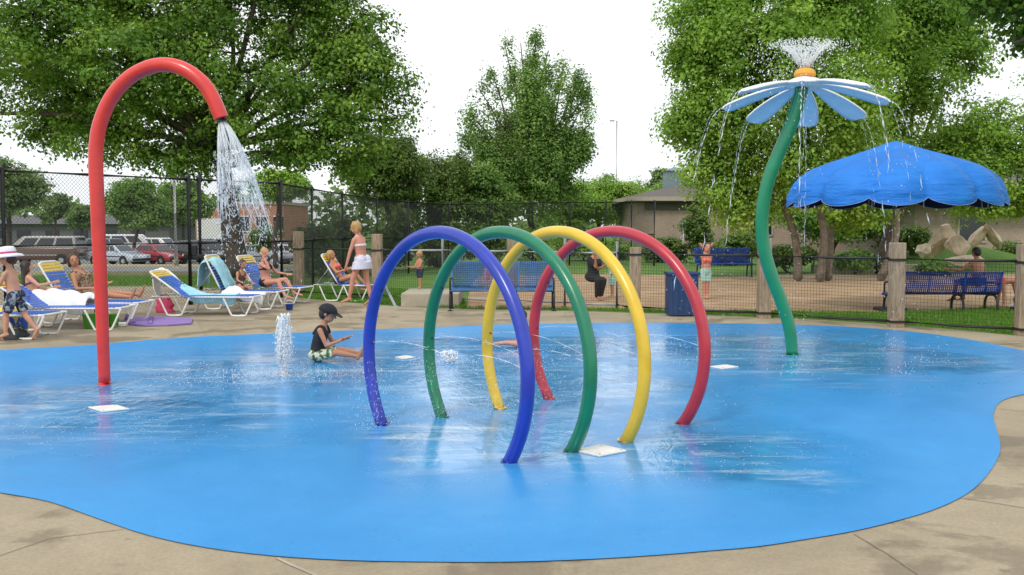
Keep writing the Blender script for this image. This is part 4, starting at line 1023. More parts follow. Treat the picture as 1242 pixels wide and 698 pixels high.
person('little child in pink crouching in the sand beyond the steel bench', (p.x, p.y, .01), .9, (.3, -1, 0), (.1, -.2, 1), [((-.3, -.8, .3), (0, .3, -1)), ((.3, -.8, .3), (.1, .3, -1))],
       [((-.2, -.6, -.7), (.1, -.6, -.5)), ((.2, -.6, -.7), (-.1, -.6, -.5))], 'c', skin='skin_pink', hair=('short', 'hair_blond'), wear=[('shirt', 'cloth_pink'), ('shorts', 'cloth_pink')], voxel=.012)
# right: boy on the bench, child bending to a bucket
BX = gp(1140, 378.5)
pb = at(1186, 355, BX.y + .12)
person('dark haired boy with a bare back sitting on the blue bench under the umbrella', (pb.x, pb.y, .46), 1.36, (-.45, 1, 0), (.02, .08, 1), [((-.85, .5, -.02), (-.12, -.05, -1)), ((-.5, .85, -.02), (0, .1, -1))],
       [((-.75, .1, -.6), (-.9, .1, .1)), ((.35, .3, -.9), (-.2, .8, -.1))], 'm', bend=(-.05, .2, 0), headdir=(-.02, .1, 1), face=(-.4, 1, -.2), skin='skin_tan', hair=('short', 'hair_dark'), wear=[('trunks', 'cloth_navy')], seat=True, eyes=False)
p = gp(1216, 376)
person('child in coral bottoms bending over a toy bucket at the right edge', (p.x, p.y + .1, .01), 1.08, (.5, 0, -1), (.95, .05, .12), [((.02, 0, -1), (-.1, 0, -1)), ((.18, 0, -1), (.0, 0, -1))],
       [((.3, .1, -.95), (.3, .1, -.9)), ((.2, -.1, -.95), (.35, -.1, -.9))], 'c', headdir=(.9, 0, -.1), face=(.1, -.2, -1), skin='skin_pink', hair=('short', 'hair_brown'), wear=[('briefs', 'cloth_coral')], feetdir=[(1, 0, 0), (1, 0, 0)])
def bucket(label, loc, mat, r=.12, h=.2, tilt=(0, 0, 0), nm='toy_bucket'):
    root = thing(nm, label, 'bucket', loc); mb = MB(); n = 20; prof = [(.001, .004), (r * .78, .0), (r, h), (r * 1.07, h), (r * 1.07, h - .012), (r * .98, h - .014)]
    inner = [(r * .96, h), (r * .74, .012), (.001, .012)]
    def ring(pr): return [Vector((a * math.cos(2 * PI * k / n), a * math.sin(2 * PI * k / n), z)) for a, z in pr for k in range(n)]
    vs = ring(prof[:4] + inner); fs = []
    m_ = len(prof[:4] + inner)
    for i in range(m_ - 1):
        for k in range(n): fs.append((i * n + k, i * n + (k + 1) % n, (i + 1) * n + (k + 1) % n, (i + 1) * n + k))
    mb.add(vs, fs); o = mb.build('pail', mat, root, True, False)
    mb = MB(); mb.tube([(r * math.cos(a), .02, h + r * .9 * math.sin(a)) for a in [PI * k / 12 for k in range(13)]], .005, 6); mb.build('handle', 'white_plastic', root, True, False)
    root.rotation_euler = tilt; return root
p = gp(1236, 376); bucket('red toy bucket in the sand in front of the bending child', (p.x, p.y, .01), 'toy_red', .11, .22)
p = gp(1229, 379); bucket('small blue toy bucket in the grass beside the red one', (p.x, p.y, .01), 'bucket_blue', .06, .09)
p = gp(111, 399); bucket('green plastic bucket on the deck left of the red pole', (p.x, p.y, .006), 'bucket_green', .13, .22)
p = gp(137, 397); bucket('green plastic bucket on the deck right of the red pole', (p.x, p.y, .006), 'bucket_green', .10, .2)
p = gp(351, 377); bucket('small blue bucket on the deck by the foot of the seated woman', (p.x, p.y, .006), 'bucket_blue', .075, .12)
# towels on the loungers
p = gp(262, 381)
drape('bath_towel', 'white towel hanging over the raised back of the lounger behind the purple mat', 'towel', 'towel_white', [at(222, 348, p.y + .25), at(212, 338, p.y + .25), at(200, 328, p.y + .25), at(190, 329, p.y + .25), at(190, 345, p.y + .25), at(194, 360, p.y + .25)], .36, .015, .02, 5, .02)
drape('bath_towel', 'pale cyan towel lying along the seat of the lounger behind the purple mat', 'towel', 'towel_cyan', [at(222, 346, p.y - .05), at(240, 355, p.y - .05), at(268, 358, p.y - .05), at(290, 358, p.y - .05)], .55, .015, .08, 8, .03)
drape('bath_towel', 'crumpled white towel at the foot end of the lounger behind the purple mat', 'towel', 'towel_white', [at(272, 353, p.y + .2), at(286, 351, p.y + .2), at(304, 356, p.y + .2), at(322, 358, p.y + .2)], .5, .015, .08, 12, .04)
q = gp(240, 374)
drape('bath_towel', 'pale cyan towel draped over the tall lounger back beside the small girl', 'towel', 'towel_cyan', [at(284, 351, q.y), at(276, 337, q.y), at(266, 319, q.y), at(258, 313.5, q.y), at(249, 320, q.y), at(247, 345, q.y)], .70, .016, .03, 15, .02)
# things on the deck
mb = MB(); rr = random.Random(4)
ps = [gp(150, 388.5), gp(172, 386.5), gp(200, 386.5), gp(234, 388.5), gp(232, 394.5), gp(205, 396.5), gp(176, 397), gp(154, 395)]
root = thing('foam_mat', 'purple foam mat lying on the deck between the red pole and the loungers', 'mat', (sum(ps, Vector()) / 8))
mb.prism([Vector((q.x, q.y, .012)) for q in ps], (0, 0, .022)); mb.build('pad', 'mat_purple', root, fix=True)
mb = MB(); e0, e1 = gp(151, 389), gp(156, 395); mb.tube([e0 + Vector((.06, 0, .06)), e1 + Vector((.06, 0, .06))], .05, 14); mb.tube([gp(182, 396) + Vector((0, 0, .045)), gp(184, 388) + Vector((0, 0, .045))], .03, 12, flat=.7); mb.build('rolled_end', 'mat_purple', root, True)
def soft_bag(label, loc, mat, dims, seed, nm='beach_bag'):
    root = thing(nm, label, 'bag', loc); mb = MB(); n = 18; secs = []
    for i in range(8):
        k = i / 7; w = (1 - .25 * k ** 3) * (1 + .08 * math.sin(i * 2.1 + seed)) if k < 1 else .5
        secs.append((Vector((.02 * math.sin(i * 1.7 + seed), 0, .003 + dims[2] * k)), Vector((dims[0] / 2 * w, 0, 0)), Vector((0, dims[1] / 2 * (1 - .45 * k), 0))))
    mb.loft(secs, n); mb.build('bag_body', mat, root, True, False)
    for s_ in (-1, 1):
        mb = MB(); mb.tube([(dims[0] * .25 * math.cos(a), s_ * dims[1] * .22, dims[2] * .95 + dims[2] * .35 * math.sin(a)) for a in [PI * k / 10 for k in range(11)]], .009, 6); mb.build('strap', mat, root, True, False)
    return root
soft_bag('pink bag on the deck under the lounger with towels', tuple(gp(200, 379.5)), 'bag_pink', (.34, .2, .26), 1)
soft_bag('black bag on the deck beside the walking boy', tuple(gp(20, 412)), 'bag_black', (.36, .22, .14), 2)
p = gp(6, 408)
drape('bath_towel', 'blue and yellow towel hanging from the lounger at the left edge', 'towel', 'print_yellow', [(p.x - .3, p.y + .05, .40), (p.x - .05, p.y + .05, .42), (p.x + .1, p.y + .05, .40), (p.x + .17, p.y + .05, .25), (p.x + .18, p.y + .05, .1)], .5, .014, .05, 21, .02)

# ================================================================== benches, bin, umbrella
def bench(label, loc, rz, L, mat, legx, seat_z=.44, back_z=.86, group='park style benches'):
    """front faces local -y"""
    root = thing('park_bench', label, 'bench', loc, group, rz)
    prof = smooth_path([(0, -.23, seat_z - .03), (0, -.19, seat_z), (0, .02, seat_z - .01), (0, .17, seat_z + .01), (0, .22, seat_z + .1), (0, .26, seat_z + .25), (0, .295, back_z - .02), (0, .32, back_z)], 3)
    zsplit = next(i for i, q in enumerate(prof) if q.y > .175)
    for nm, pr in (('seat', prof[:zsplit + 1]), ('backrest', prof[zsplit:])):
        mb = MB()
        for q in (pr[0], pr[-1]): mb.tube([(-L / 2, q.y, q.z), (L / 2, q.y, q.z)], .016, 8)
        for x in (-L / 2, -L / 6, L / 6, L / 2): mb.tube([(x, q.y, q.z) for q in pr], .014, 8)
        x = -L / 2 + .03
        while x < L / 2:
            mb.tube([(x, q.y, q.z) for q in pr], .0105, 4, False); x += .036
        ln = [0]
        for a_, b_ in zip(pr[:-1], pr[1:]): ln.append(ln[-1] + (b_ - a_).length)
        t = .03
        while t < ln[-1]:
            i = next(i for i in range(len(ln) - 1) if ln[i + 1] >= t); k = (t - ln[i]) / (ln[i + 1] - ln[i]); q = pr[i].lerp(pr[i + 1], k)
            mb.tube([(-L / 2, q.y, q.z), (L / 2, q.y, q.z)], .0105, 4, False); t += .036
        mb.build(nm, mat, root, True, False)
    for x in legx:
        mb = MB(); mb.tube(smooth_path([(x, -.24, .012), (x, -.22, seat_z - .12), (x, -.1, seat_z - .035), (x, .12, seat_z - .035), (x, .22, seat_z - .14), (x, .26, .012)], 5), .024, 10)
        if abs(x) > L * .35: mb.tube(smooth_path([(x, -.22, seat_z - .04), (x, -.23, seat_z + .16), (x, -.15, seat_z + .2), (x, .2, seat_z + .19), (x, .27, seat_z + .2)], 4), .018, 8)
        for y in (-.24, .26): mb.box((x, y, .009), (.09, .09, .014))
        mb.build('leg', 'dark_metal', root, True, False)
    return root
a = gp(609, 376.5); b_ = gp(609, 376.5)
bench('pale blue steel mesh bench facing the pool behind the green and yellow rings', (a.x, a.y, .006), 0, 1.92, 'bench_steel_blue', (-.97, .97), .40, .90)
a = gp(1140, 378.5)
bench('royal blue mesh bench seen from behind under the blue umbrella', (a.x + .0, a.y, .004), PI, 1.98, 'bench_blue', (-.95, -.32, .95), .34, .75)
a = gp(884, 336)
bench('distant royal blue bench at the far side of the sand', (a.x - .15, a.y, .006), .05, 1.75, 'bench_blue', (-.8, .8), .42, .88)
a = gp(829, 384.5); root = thing('litter_bin', 'dark blue square litter bin standing between the red ring and the flower stem', 'litter bin', (a.x, a.y + .22, .006), None, .05)
mb = MB(); mb.box((0, 0, .37), (.50, .46, .72), bev=.02); mb.build('bin_body', 'bin_blue', root, False, False, True)
mb = MB(); mb.box((0, 0, .755), (.55, .51, .05), bev=.012); mb.build('lid_rim', 'bin_blue', root, False, False, True)
mb = MB(); mb.tube([(0, 0, .781), (0, 0, .784)], [.15, .15], 20); mb.build('opening', 'dark_metal', root, False, False)
for s_ in (-1, 1):
    mb = MB(); mb.box((s_ * .19, 0, .008), (.06, .4, .016)); mb.build('foot', 'dark_metal', root, False, False)
for x in (-.2, -.1, 0, .1, .2):
    mb = MB(); mb.box((x, -.234, .37), (.018, .012, .62)); mb.build('rib', 'bin_blue', root, False, False)

# umbrella: eight gores with scalloped edge
UY = 17.6; uc = at(1086, 172, UY); root = thing('patio_umbrella', 'large royal blue scalloped umbrella above the bench on the right', 'umbrella', (uc.x, UY, .006))
prof = [(r_ * .95, z_) for r_, z_ in [(0.02, 3.17), (.30, 3.08), (.65, 2.965), (1.0, 2.86), (1.3, 2.765), (1.55, 2.665), (1.75, 2.53), (1.90, 2.36), (1.975, 2.15), (1.985, 1.96)]]
prof = smooth_path([(r, 0, z) for r, z in prof], 5); ng = 12; ns = 14
def canopy_pt(i, a_):
    q = prof[i]; t = i / (len(prof) - 1); x = (a_ * ng / (2 * PI)) % 1.0
    bul = math.sin(PI * x); r = q.x * (1 - .06 * (1 - bul) ** 1.5 * sst(t * 2) + .015 * bul * t); z = q.z - .045 * (1 - bul) ** 1.5 * t * (1 - t) * 4
    if t > .86: z -= .13 * (t - .86) / .14 * (bul ** .7) - .11 * (t - .86) / .14
    w = mnoise.noise((a_ * 6, t * 9, 2.2)) * .024 + mnoise.noise((a_ * 3, t * 26, 5.2)) * .026 * sst((t - .4) * 2)
    r += w * min(1, q.x)
    return Vector((uc.x + r * math.cos(a_ - .082), UY + r * math.sin(a_ - .082), z))
mb = MB(); n = ng * ns; N = len(prof)
vs = [canopy_pt(i, 2 * PI * k / n) for i in range(N) for k in range(n)]; fs = []
for i in range(N - 1):
    for k in range(n): fs.append((i * n + k, (i + 1) * n + k, (i + 1) * n + (k + 1) % n, i * n + (k + 1) % n))
mb.add(vs, fs); o = mb.build('canopy', 'canvas_blue', root, True)
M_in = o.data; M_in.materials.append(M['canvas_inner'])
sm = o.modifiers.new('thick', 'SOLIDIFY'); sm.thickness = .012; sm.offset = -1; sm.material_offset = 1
mb = MB(); mb.tube([vs[(N - 1) * n + k] for k in range(n)], .006, 6, closed=True); mb.build('edge_trim', 'canvas_trim', root, True)
mb = MB(); mb.tube([(uc.x, UY, .0), (uc.x, UY, 3.1)], .036, 14); mb.build('pole', 'pole_white', root, True)
for k in range(ng):
    mb = MB(); a_ = 2 * PI * k / ng - .082; pts = [Vector((uc.x + (q.x * .85 - .015) * math.cos(a_), UY + (q.x * .85 - .015) * math.sin(a_), q.z - .12)) for q in prof[2:-2]]
    mb.tube(pts, .012, 6)
    mb.tube([Vector((uc.x, UY, 2.35)), pts[18]], .009, 6); mb.build('rib', 'galvanised', root, True)
mb = MB(); mb.box((uc.x, UY, .035), (.5, .5, .07), bev=.02); mb.build('base_plate', 'dark_metal', root, fix=True)

# ================================================================== fences
def seg_wires(mb, A, B, z0, z1, pitch, r, diamond=True):
    A = Vector(A); B = Vector(B); d = B - A; L = d.length; d.normalize(); H = z1 - z0
    gA, gB = gz(A.x, A.y), gz(B.x, B.y)
    def P(s_, h): return A + d * s_ + Vector((0, 0, gA + (gB - gA) * s_ / L + z0 + h))
    def wire(p, q):
        x, y, _ = basis(q - p); o = len(mb.v); n = 3
        for e in (p, q):
            for k in range(n): mb.v.append(tuple(e + (x * math.cos(2 * PI * k / n) + y * math.sin(2 * PI * k / n)) * r))
        for k in range(n): mb.f.append((o + k, o + (k + 1) % n, o + n + (k + 1) % n, o + n + k)); mb.m.append(0)
    if diamond:
        s_ = -H
        while s_ < L:
            a0 = max(0, -s_); a1 = min(H, L - s_)
            if a1 > a0 + .01: wire(P(s_ + a0, a0), P(s_ + a1, a1)); wire(P(L - s_ - a0, a0), P(L - s_ - a1, a1))
            s_ += pitch
    else:
        s_ = pitch
        while s_ < L: wire(P(s_, 0), P(s_, H)); s_ += pitch
        h = 0
        while h <= H: wire(P(0, h), P(L, h)); h += pitch
tops = [(-150, 199), (-60, 203), (2, 206), (112, 211.5), (228, 216.8), (241, 217.4), (340, 222), (378, 229), (415, 234.5), (457, 238.5), (495, 241.5), (544, 244.3), (594, 245.4), (646, 245.6), (691, 245.4), (735, 245), (766, 245), (794, 245)]
TH = 2.55
fp = []
for u, v in tops:
    Y = (TH - HC) * F / (274 - v); q = at(u, v, Y); fp.append(Vector((q.x, q.y, 0)))
root = thing('chain_link_fence', 'tall black chain link fence around the pool area with rails', 'fence', fp[6])
for i, q in enumerate(fp):
    mb = MB(); r = .05 if i in (4, 5, 6) else .042; z = gz(q.x, q.y); mb.tube([q + Vector((0, 0, z - .05)), q + Vector((0, 0, z + TH + .03))], r, 10)
    mb.capsule(q + Vector((0, 0, z + TH + .03)), q + Vector((0, 0, z + TH + .05)), r * 1.1, r * .7, 10); mb.build('post', 'dark_metal', root, True)
for a, b in zip(fp[:-1], fp[1:]):
    za, zb = gz(a.x, a.y), gz(b.x, b.y)
    for nm, h, r in (('top_rail', TH - .02, .03), ('middle_rail', 1.25, .026)):
        mb = MB(); mb.tube([a + Vector((0, 0, za + h)), b + Vector((0, 0, zb + h))], r, 8); mb.build(nm, 'dark_metal', root, True)
    mb = MB(); seg_wires(mb, a, b, .04, TH - .03, .072, .0031 if a.y < 26 else .0038); mb.build('mesh_panel', 'chain_wire', root)
mb = MB(); q = (fp[4] + fp[5]) / 2; mb.box(q + Vector((0, -.03, .98)), (.36, .08, .07), bev=.01); mb.box(q + Vector((0, -.03, 1.1)), (.1, .1, .2), bev=.01); mb.build('gate_latch', 'dark_metal', root, fix=True)
# low fence: timber posts, galvanised posts, square mesh
LP = [('w', 363, 359, 1.47), ('w', 458, 363.5, 1.42), ('g', 537, 367, 1.36), ('w', 621, 370, 1.36), ('g', 685, 373, 1.36), ('g', 748, 376, 1.3), ('w', 770, 378.8, 1.2), ('w', 926, 386.5, 1.38), ('w', 1086, 397.5, 1.335), ('w', 1241, 407.5, 1.33), ('w', 1400, 420, 1.33)]
lp = [gp(u, v) for _, u, v, _ in LP]
root = thing('low_fence', 'low wire mesh fence on square timber posts between the pool deck and the sand', 'fence', lp[7])
for (k, u, v, h), q in zip(LP, lp):
    mb = MB()
    if k == 'w':
        w = .205; mb.box((q.x, q.y, h / 2 - .02), (w, w, h + .04), (0, 0, rnd.uniform(-.12, .12)), bev=.014); mb.build('timber_post', 'post_wood', root, fix=True)
        for zz in (.1, 1.07):
            mb = MB(); mb.box((q.x, q.y - .006, zz), (w + .02, w + .02, .035)); mb.build('bracket', 'dark_metal', root)
    else: mb.tube([q + Vector((0, 0, -.03)), q + Vector((0, 0, h))], .03, 10); mb.build('steel_post', 'galvanised', root, True)
for i, (a, b) in enumerate(zip(lp[:-1], lp[1:])):
    mt = 'galvanised' if i in (1, 2, 3, 4) else 'dark_metal'
    for nm, h in (('top_rail', 1.09), ('bottom_rail', .1)):
        mb = MB(); mb.tube([a + Vector((0, 0, h)), a.lerp(b, .5) + Vector((0, 0, h - .015)), b + Vector((0, 0, h))], .021, 8); mb.build(nm, mt, root, True)
    mb = MB(); seg_wires(mb, a, b, .1, 1.09, .052, .0022, False); mb.build('mesh_panel', 'chain_wire' if i != 2 else 'grey_wire', root)
# leaning galvanised stay near the standing woman
a = at(458, 356, gp(458, 356, .4).y); 
root = thing('fence_stay', 'short grey steel stay slanting to the ground behind the blue ring', 'fence stay', tuple(gp(480, 373)))
mb = MB(); mb.tube([gp(480, 373), lp[1] + Vector((.06, -.05, .55))], .03, 10); mb.build('tube', 'galvanised', root, True)
mb = MB(); q = gp(480, 373); mb.box((q.x, q.y, .012), (.12, .12, .02), bev=.004); mb.build('foot_plate', 'galvanised', root, fix=True)
# ================================================================== vehicles
def bevel_obj(o, w, seg=3):
    b = o.modifiers.new('edge', 'BEVEL'); b.width = w; b.segments = seg; b.limit_method = 'ANGLE'; b.angle_limit = math.radians(25)
    o.data.polygons.foreach_set('use_smooth', [True] * len(o.data.polygons))
    return o
SPEC = {
 'sedan': dict(L=4.5, W=1.74, prof=[(-2.22, .30), (-2.25, .55), (-2.18, .88), (-1.70, .96), (1.0, .93), (1.9, .76), (2.15, .66), (2.25, .5), (2.22, .27)], gb=(-1.75, 1.05, .92), gt=(-1.0, .28, 1.42), wx=(-1.35, 1.38), R=.31),
 'suv': dict(L=4.7, W=1.85, prof=[(-2.30, .36), (-2.35, .65), (-2.30, 1.04), (-1.9, 1.08), (1.05, 1.05), (2.05, .96), (2.28, .8), (2.35, .6), (2.3, .33)], gb=(-2.28, 1.12, 1.05), gt=(-2.0, .45, 1.72), wx=(-1.4, 1.45), R=.36),
 'van': dict(L=5.6, W=2.0, prof=[(-2.75, .40), (-2.8, .7), (-2.78, 1.2), (-2.5, 1.24), (1.75, 1.18), (2.55, .98), (2.75, .8), (2.8, .6), (2.76, .36)], gb=(-2.77, 1.85, 1.2), gt=(-2.62, .95, 2.02), wx=(-1.75, 1.75), R=.36)}
def car(name, label, kind, mat, u, Y, rz, cat='car', roofmat=None, group='vehicles parked in the car park', off=(0, 0)):
    s = SPEC[kind]; x = (u - CX) * Y / F; root = thing(name, label, cat, (x, Y, gz(x, Y) + .025), group, math.radians(rz)); W = s['W']
    mb = MB(); mb.prism([(px, -W / 2, pz) for px, pz in s['prof']], (0, W, 0)); bevel_obj(mb.build('body', mat, root, False, False, True), .07)
    (b0, b1, bz), (t0, t1, tz) = s['gb'], s['gt']; wb, wt = W / 2 - .05, W / 2 - (.24 if kind != 'van' else .14)
    c = [(b0, -wb, bz), (b1, -wb, bz), (b1, wb, bz), (b0, wb, bz), (t0, -wt, tz), (t1, -wt, tz), (t1, wt, tz), (t0, wt, tz)]; c = [Vector(q) for q in c]
    mb = MB(); mb.add(c, [(0, 1, 5, 4), (1, 2, 6, 5), (2, 3, 7, 6), (3, 0, 4, 7), (4, 5, 6, 7), (3, 2, 1, 0)]); bevel_obj(mb.build('cabin', roofmat or mat, root, False, False, True), .06)
    def pane(q, fu, fv):
        a, b, e, d = [c[i] for i in q]; n = (b - a).cross(d - a).normalized()
        f = lambda k, l: a.lerp(b, k).lerp(d.lerp(e, k), l) + n * .006
        mb = MB(); ps = [f(fu[0], fv[0]), f(fu[1], fv[0]), f(fu[1], fv[1]), f(fu[0], fv[1])]
        mb.prism(ps, n * .006); mb.build('window', 'car_glass', root, False, False, True)
    splits = {'sedan': [(.10, .40), (.435, .66), (.69, .88)], 'suv': [(.06, .30), (.33, .58), (.61, .86)], 'van': [(.04, .32), (.36, .62), (.66, .90)]}[kind]
    for fu in splits:
        pane((0, 1, 5, 4), fu, (.16, .84)); pane((2, 3, 7, 6), (1 - fu[1], 1 - fu[0]), (.16, .84))
    pane((1, 2, 6, 5), (.07, .93), (.12, .88)); pane((3, 0, 4, 7), (.08, .92), (.16, .86))
    for wx in s['wx']:
        for sy in (-1, 1):
            mb = MB(); R = s['R']; y = sy * (W / 2 - .1)
            mb.tube([(wx, y - .1, R), (wx, y - .085, R), (wx, y + .085, R), (wx, y + .1, R)], [R - .03, R, R, R - .03], 20); o = mb.build('wheel', 'tyre', root, True, False)
            mb = MB(); mb.tube([(wx, sy * (W / 2 - .01), R), (wx, sy * (W / 2 + .012), R)], [R * .62, R * .5], 16); mb.build('rim', 'rim', o, False, False)
            mb = MB(); mb.tube([(wx, sy * (W / 2 - .02), R + .03), (wx, sy * (W / 2 + .004), R + .03)], R + .055, 20); mb.build('wheel_well_shade', 'dark_metal', root, False, False)  # dark disc standing in for the shaded hollow, body is not cut
    L = s['L']; zf = s['prof'][-3][1]; zr = s['prof'][2][1]
    for sy in (-1, 1):
        mb = MB(); mb.box((L / 2 - .07, sy * (W / 2 - .27), zf + .02), (.12, .38, .15), bev=.03); mb.build('headlight', 'lamp_clear', root, False, False, True)
        mb = MB(); mb.box((-L / 2 + .05, sy * (W / 2 - .2), zr - .15), (.1, .3, .2), bev=.03); mb.build('tail_light', 'lamp_red', root, False, False, True)
        mb = MB(); mb.box((b1 - .25, sy * (W / 2 + .06), bz + .08), (.1, .17, .12), bev=.03); mb.build('mirror', mat, root, False, False, True)
    for x_, z_ in ((L / 2 - .015, .42 * s['R'] / .31), (-L / 2 + .015, .45 * s['R'] / .31)):
        mb = MB(); mb.box((x_, 0, z_), (.12, W - .08, .16), bev=.03); mb.build('bumper', 'van_trim' if kind == 'van' else 'dark_metal', root, False, False, True)
    for sy in (-1, 1):
        mb = MB(); mb.box((0, sy * (W / 2 + .002), s['prof'][0][1] + .32), (L * .52, .02, .07), bev=.008); mb.build('side_trim', 'van_trim' if kind == 'van' else 'dark_metal', root, False, False, True)
    return root
car('parked_van', 'brown conversion van with a pale grey top parked at the far left', 'van', 'car_brown', 52, 66, 180, 'van', 'van_trim')
car('parked_car', 'pale silver saloon parked just right of the brown van behind the red pole', 'sedan', 'car_silver', 143, 66, -24)
car('parked_car', 'dark red car parked right of the pale silver saloon', 'sedan', 'car_red', 190, 67.5, -28)
car('parked_car', 'light blue grey car half hidden behind the dark red car', 'sedan', 'car_silver', 216, 72.5, -28)
car('parked_car', 'black sport utility vehicle parked between the light pole and the gate', 'suv', 'car_black', 249, 67, -32)
car('parked_car', 'pale grey saloon parked behind the falling water', 'sedan', 'car_grey', 318, 66, -20)
car('parked_car', 'white tall van in the second row behind the silver saloon', 'van', 'car_white', 158, 82, 10, 'van')
car('parked_car', 'dark blue car in the second row above the silver saloon', 'suv', 'car_blue', 118, 79, 160)
car('parked_car', 'white sport utility vehicle in the second row behind the gate', 'suv', 'car_white', 272, 80, -20)
car('parked_car', 'silver blue car in the second row right of the light pole', 'sedan', 'car_silver', 228, 81, -15)
car('parked_car', 'dark blue saloon in the second row behind the pale grey saloon', 'sedan', 'car_blue', 338, 80, -25)

car('parked_car', 'small white saloon parked right of the pale grey saloon', 'sedan', 'car_white', 352, 68, -24)
car('parked_car', 'pale silver saloon in the second row between the black vehicle and the water', 'sedan', 'car_silver', 288, 70, -26)
car('parked_car', 'white saloon in the second row beside the white sport utility vehicle', 'sedan', 'car_white', 306, 79, -20)
car('parked_car', 'white sport utility vehicle in the second row above the dark red car', 'suv', 'car_white', 196, 82, -15)
# ================================================================== buildings, lamps, rocks
def hip_house(name, label, x0, x1, y0, y1, zw, ridge, mat, ov=.6, z0=0.0):
    root = thing(name, label, 'building', ((x0 + x1) / 2, y0, z0)); 
    mb = MB(); mb.box(((x0 + x1) / 2, (y0 + y1) / 2, z0 + zw / 2 - .15), (x1 - x0, y1 - y0, zw + .3)); mb.build('wall', mat, root)
    a, b, c, d = [Vector(q) for q in ((x0 - ov, y0 - ov, z0 + zw), (x1 + ov, y0 - ov, z0 + zw), (x1 + ov, y1 + ov, z0 + zw), (x0 - ov, y1 + ov, z0 + zw))]
    hy = (y1 - y0) / 2 + ov; r0 = Vector((x0 - ov + hy, (y0 + y1) / 2, z0 + ridge)); r1 = Vector((x1 + ov - hy, (y0 + y1) / 2, z0 + ridge)); up = Vector((0, 0, .22))
    mb = MB(); mb.add([a + up, b + up, c + up, d + up, r0 + up, r1 + up, a, b, c, d], [(0, 1, 5, 4), (2, 3, 4, 5), (1, 2, 5), (3, 0, 4), (6, 9, 8, 7)]); rf = mb.build('roof', 'roof_shingle', root)
    mb = MB()
    for p, q in ((a, b), (b, c), (c, d), (d, a)): mb.add([p, q, q + up, p + up], [(0, 1, 2, 3)])
    mb.build('fascia', 'trim_tan', root); return root, rf
root, rf = hip_house('brick_house', 'single storey pinkish brick house with a grey hip roof behind the trees', 6.6, 27, 50, 58, 2.9, 3.95, 'brick_pinkish')
for x in (13.2, 17.4, 21.5, 25):
    mb = MB()
    for dx, dz, w, h in ((0, .62, 1.3, .09), (0, -.62, 1.3, .09), (-.6, 0, .09, 1.2), (.6, 0, .09, 1.2), (0, 0, .05, 1.2)): mb.box((x + dx, 49.985, 1.7 + dz), (w, .09, h))
    w_ = mb.build('window', 'trim_tan', root); mb = MB(); mb.box((x, 49.99, 1.7), (1.15, .04, 1.15)); mb.build('pane', 'window_dark', w_)
mb = MB(); mb.box((17, 49.96, 2.62), (19.9, .1, .35)); mb.build('eave_shade_band', 'roof_shingle', root)  # dark strip painting in the shade of the recess under the eave
mb = MB(); mb.box((9.3, 54, 4.2), (1.2, 1.2, 1.0)); mb.add([(8.6, 53.3, 4.7), (10, 53.3, 4.7), (10, 54.7, 4.7), (8.6, 54.7, 4.7), (9.3, 54, 4.95)], [(0, 1, 4), (1, 2, 4), (2, 3, 4), (3, 0, 4), (3, 2, 1, 0)]); mb.build('cupola', 'cupola_blue', root)
root, rf = hip_house('brick_house', 'dark brown brick building partly hidden by rocks and the blue umbrella', 17.5, 34, 41, 50, 2.5, 4.4, 'brick_pinkish', .9)
for x in (20, 24, 28):
    mb = MB()
    for dx, dz, w, h in ((0, .6, 1.3, .09), (0, -.6, 1.3, .09), (-.6, 0, .09, 1.15), (.6, 0, .09, 1.15)): mb.box((x + dx, 40.985, 1.5 + dz), (w, .09, h))
    w_ = mb.build('window', 'trim_tan', root); mb = MB(); mb.box((x, 40.99, 1.5), (1.15, .04, 1.12)); mb.build('pane', 'window_dark', w_)
x0 = (238 - CX) * 100 / F; x1 = (345 - CX) * 100 / F
root = thing('brick_building', 'flat roofed orange brick building far behind the car park', 'building', ((x0 + x1) / 2, 100, -1.2))
mb = MB(); mb.box(((x0 + x1) / 2, 106, 1.35), (x1 - x0, 12, 5.1)); mb.build('wall', 'brick_orange', root)
mb = MB(); mb.box(((x0 + x1) / 2, 106, 4.0), (x1 - x0 + .3, 12.3, .3)); mb.build('parapet', 'trim_tan', root)
mb = MB(); mb.box(((x0 + x1) / 2 - 2.6, 99.5, 1.25), (3.2, 1.2, 2.2)); mb.build('entrance', 'pole_white', root)
for k in range(3):
    x = x0 + 5.2 + 1.8 * k; mb = MB(); mb.box((x, 99.96, 1.8), (1.0, .1, 1.5)); w_ = mb.build('window', 'window_dark', root)
    mb = MB(); mb.box((x, 99.9, 2.6), (1.1, .12, .1)); mb.box((x, 99.9, 1.0), (1.1, .12, .1)); mb.build('frame', 'pole_white', w_)
x0 = (-60 - CX) * 112 / F; x1 = (206 - CX) * 112 / F
root = thing('long_building', 'long low grey building behind the parked vehicles on the left', 'building', ((x0 + x1) / 2, 112, -1.2))
mb = MB(); mb.box(((x0 + x1) / 2, 117, .3), (x1 - x0, 10, 3.0)); mb.build('wall', 'wall_grey', root)
mb = MB(); mb.prism([(x0 - .5, 111.3, 1.8), (x0 - .5, 122.7, 1.8), (x0 - .5, 117, 2.9)], (x1 - x0 + 1, 0, 0)); mb.build('roof', 'roof_grey', root, fix=True)
for k in range(7):
    x = x0 + 2 + 3.4 * k; mb = MB(); mb.box((x, 111.97, .6), (1.6, .1, .9)); mb.build('window', 'window_dark', root)
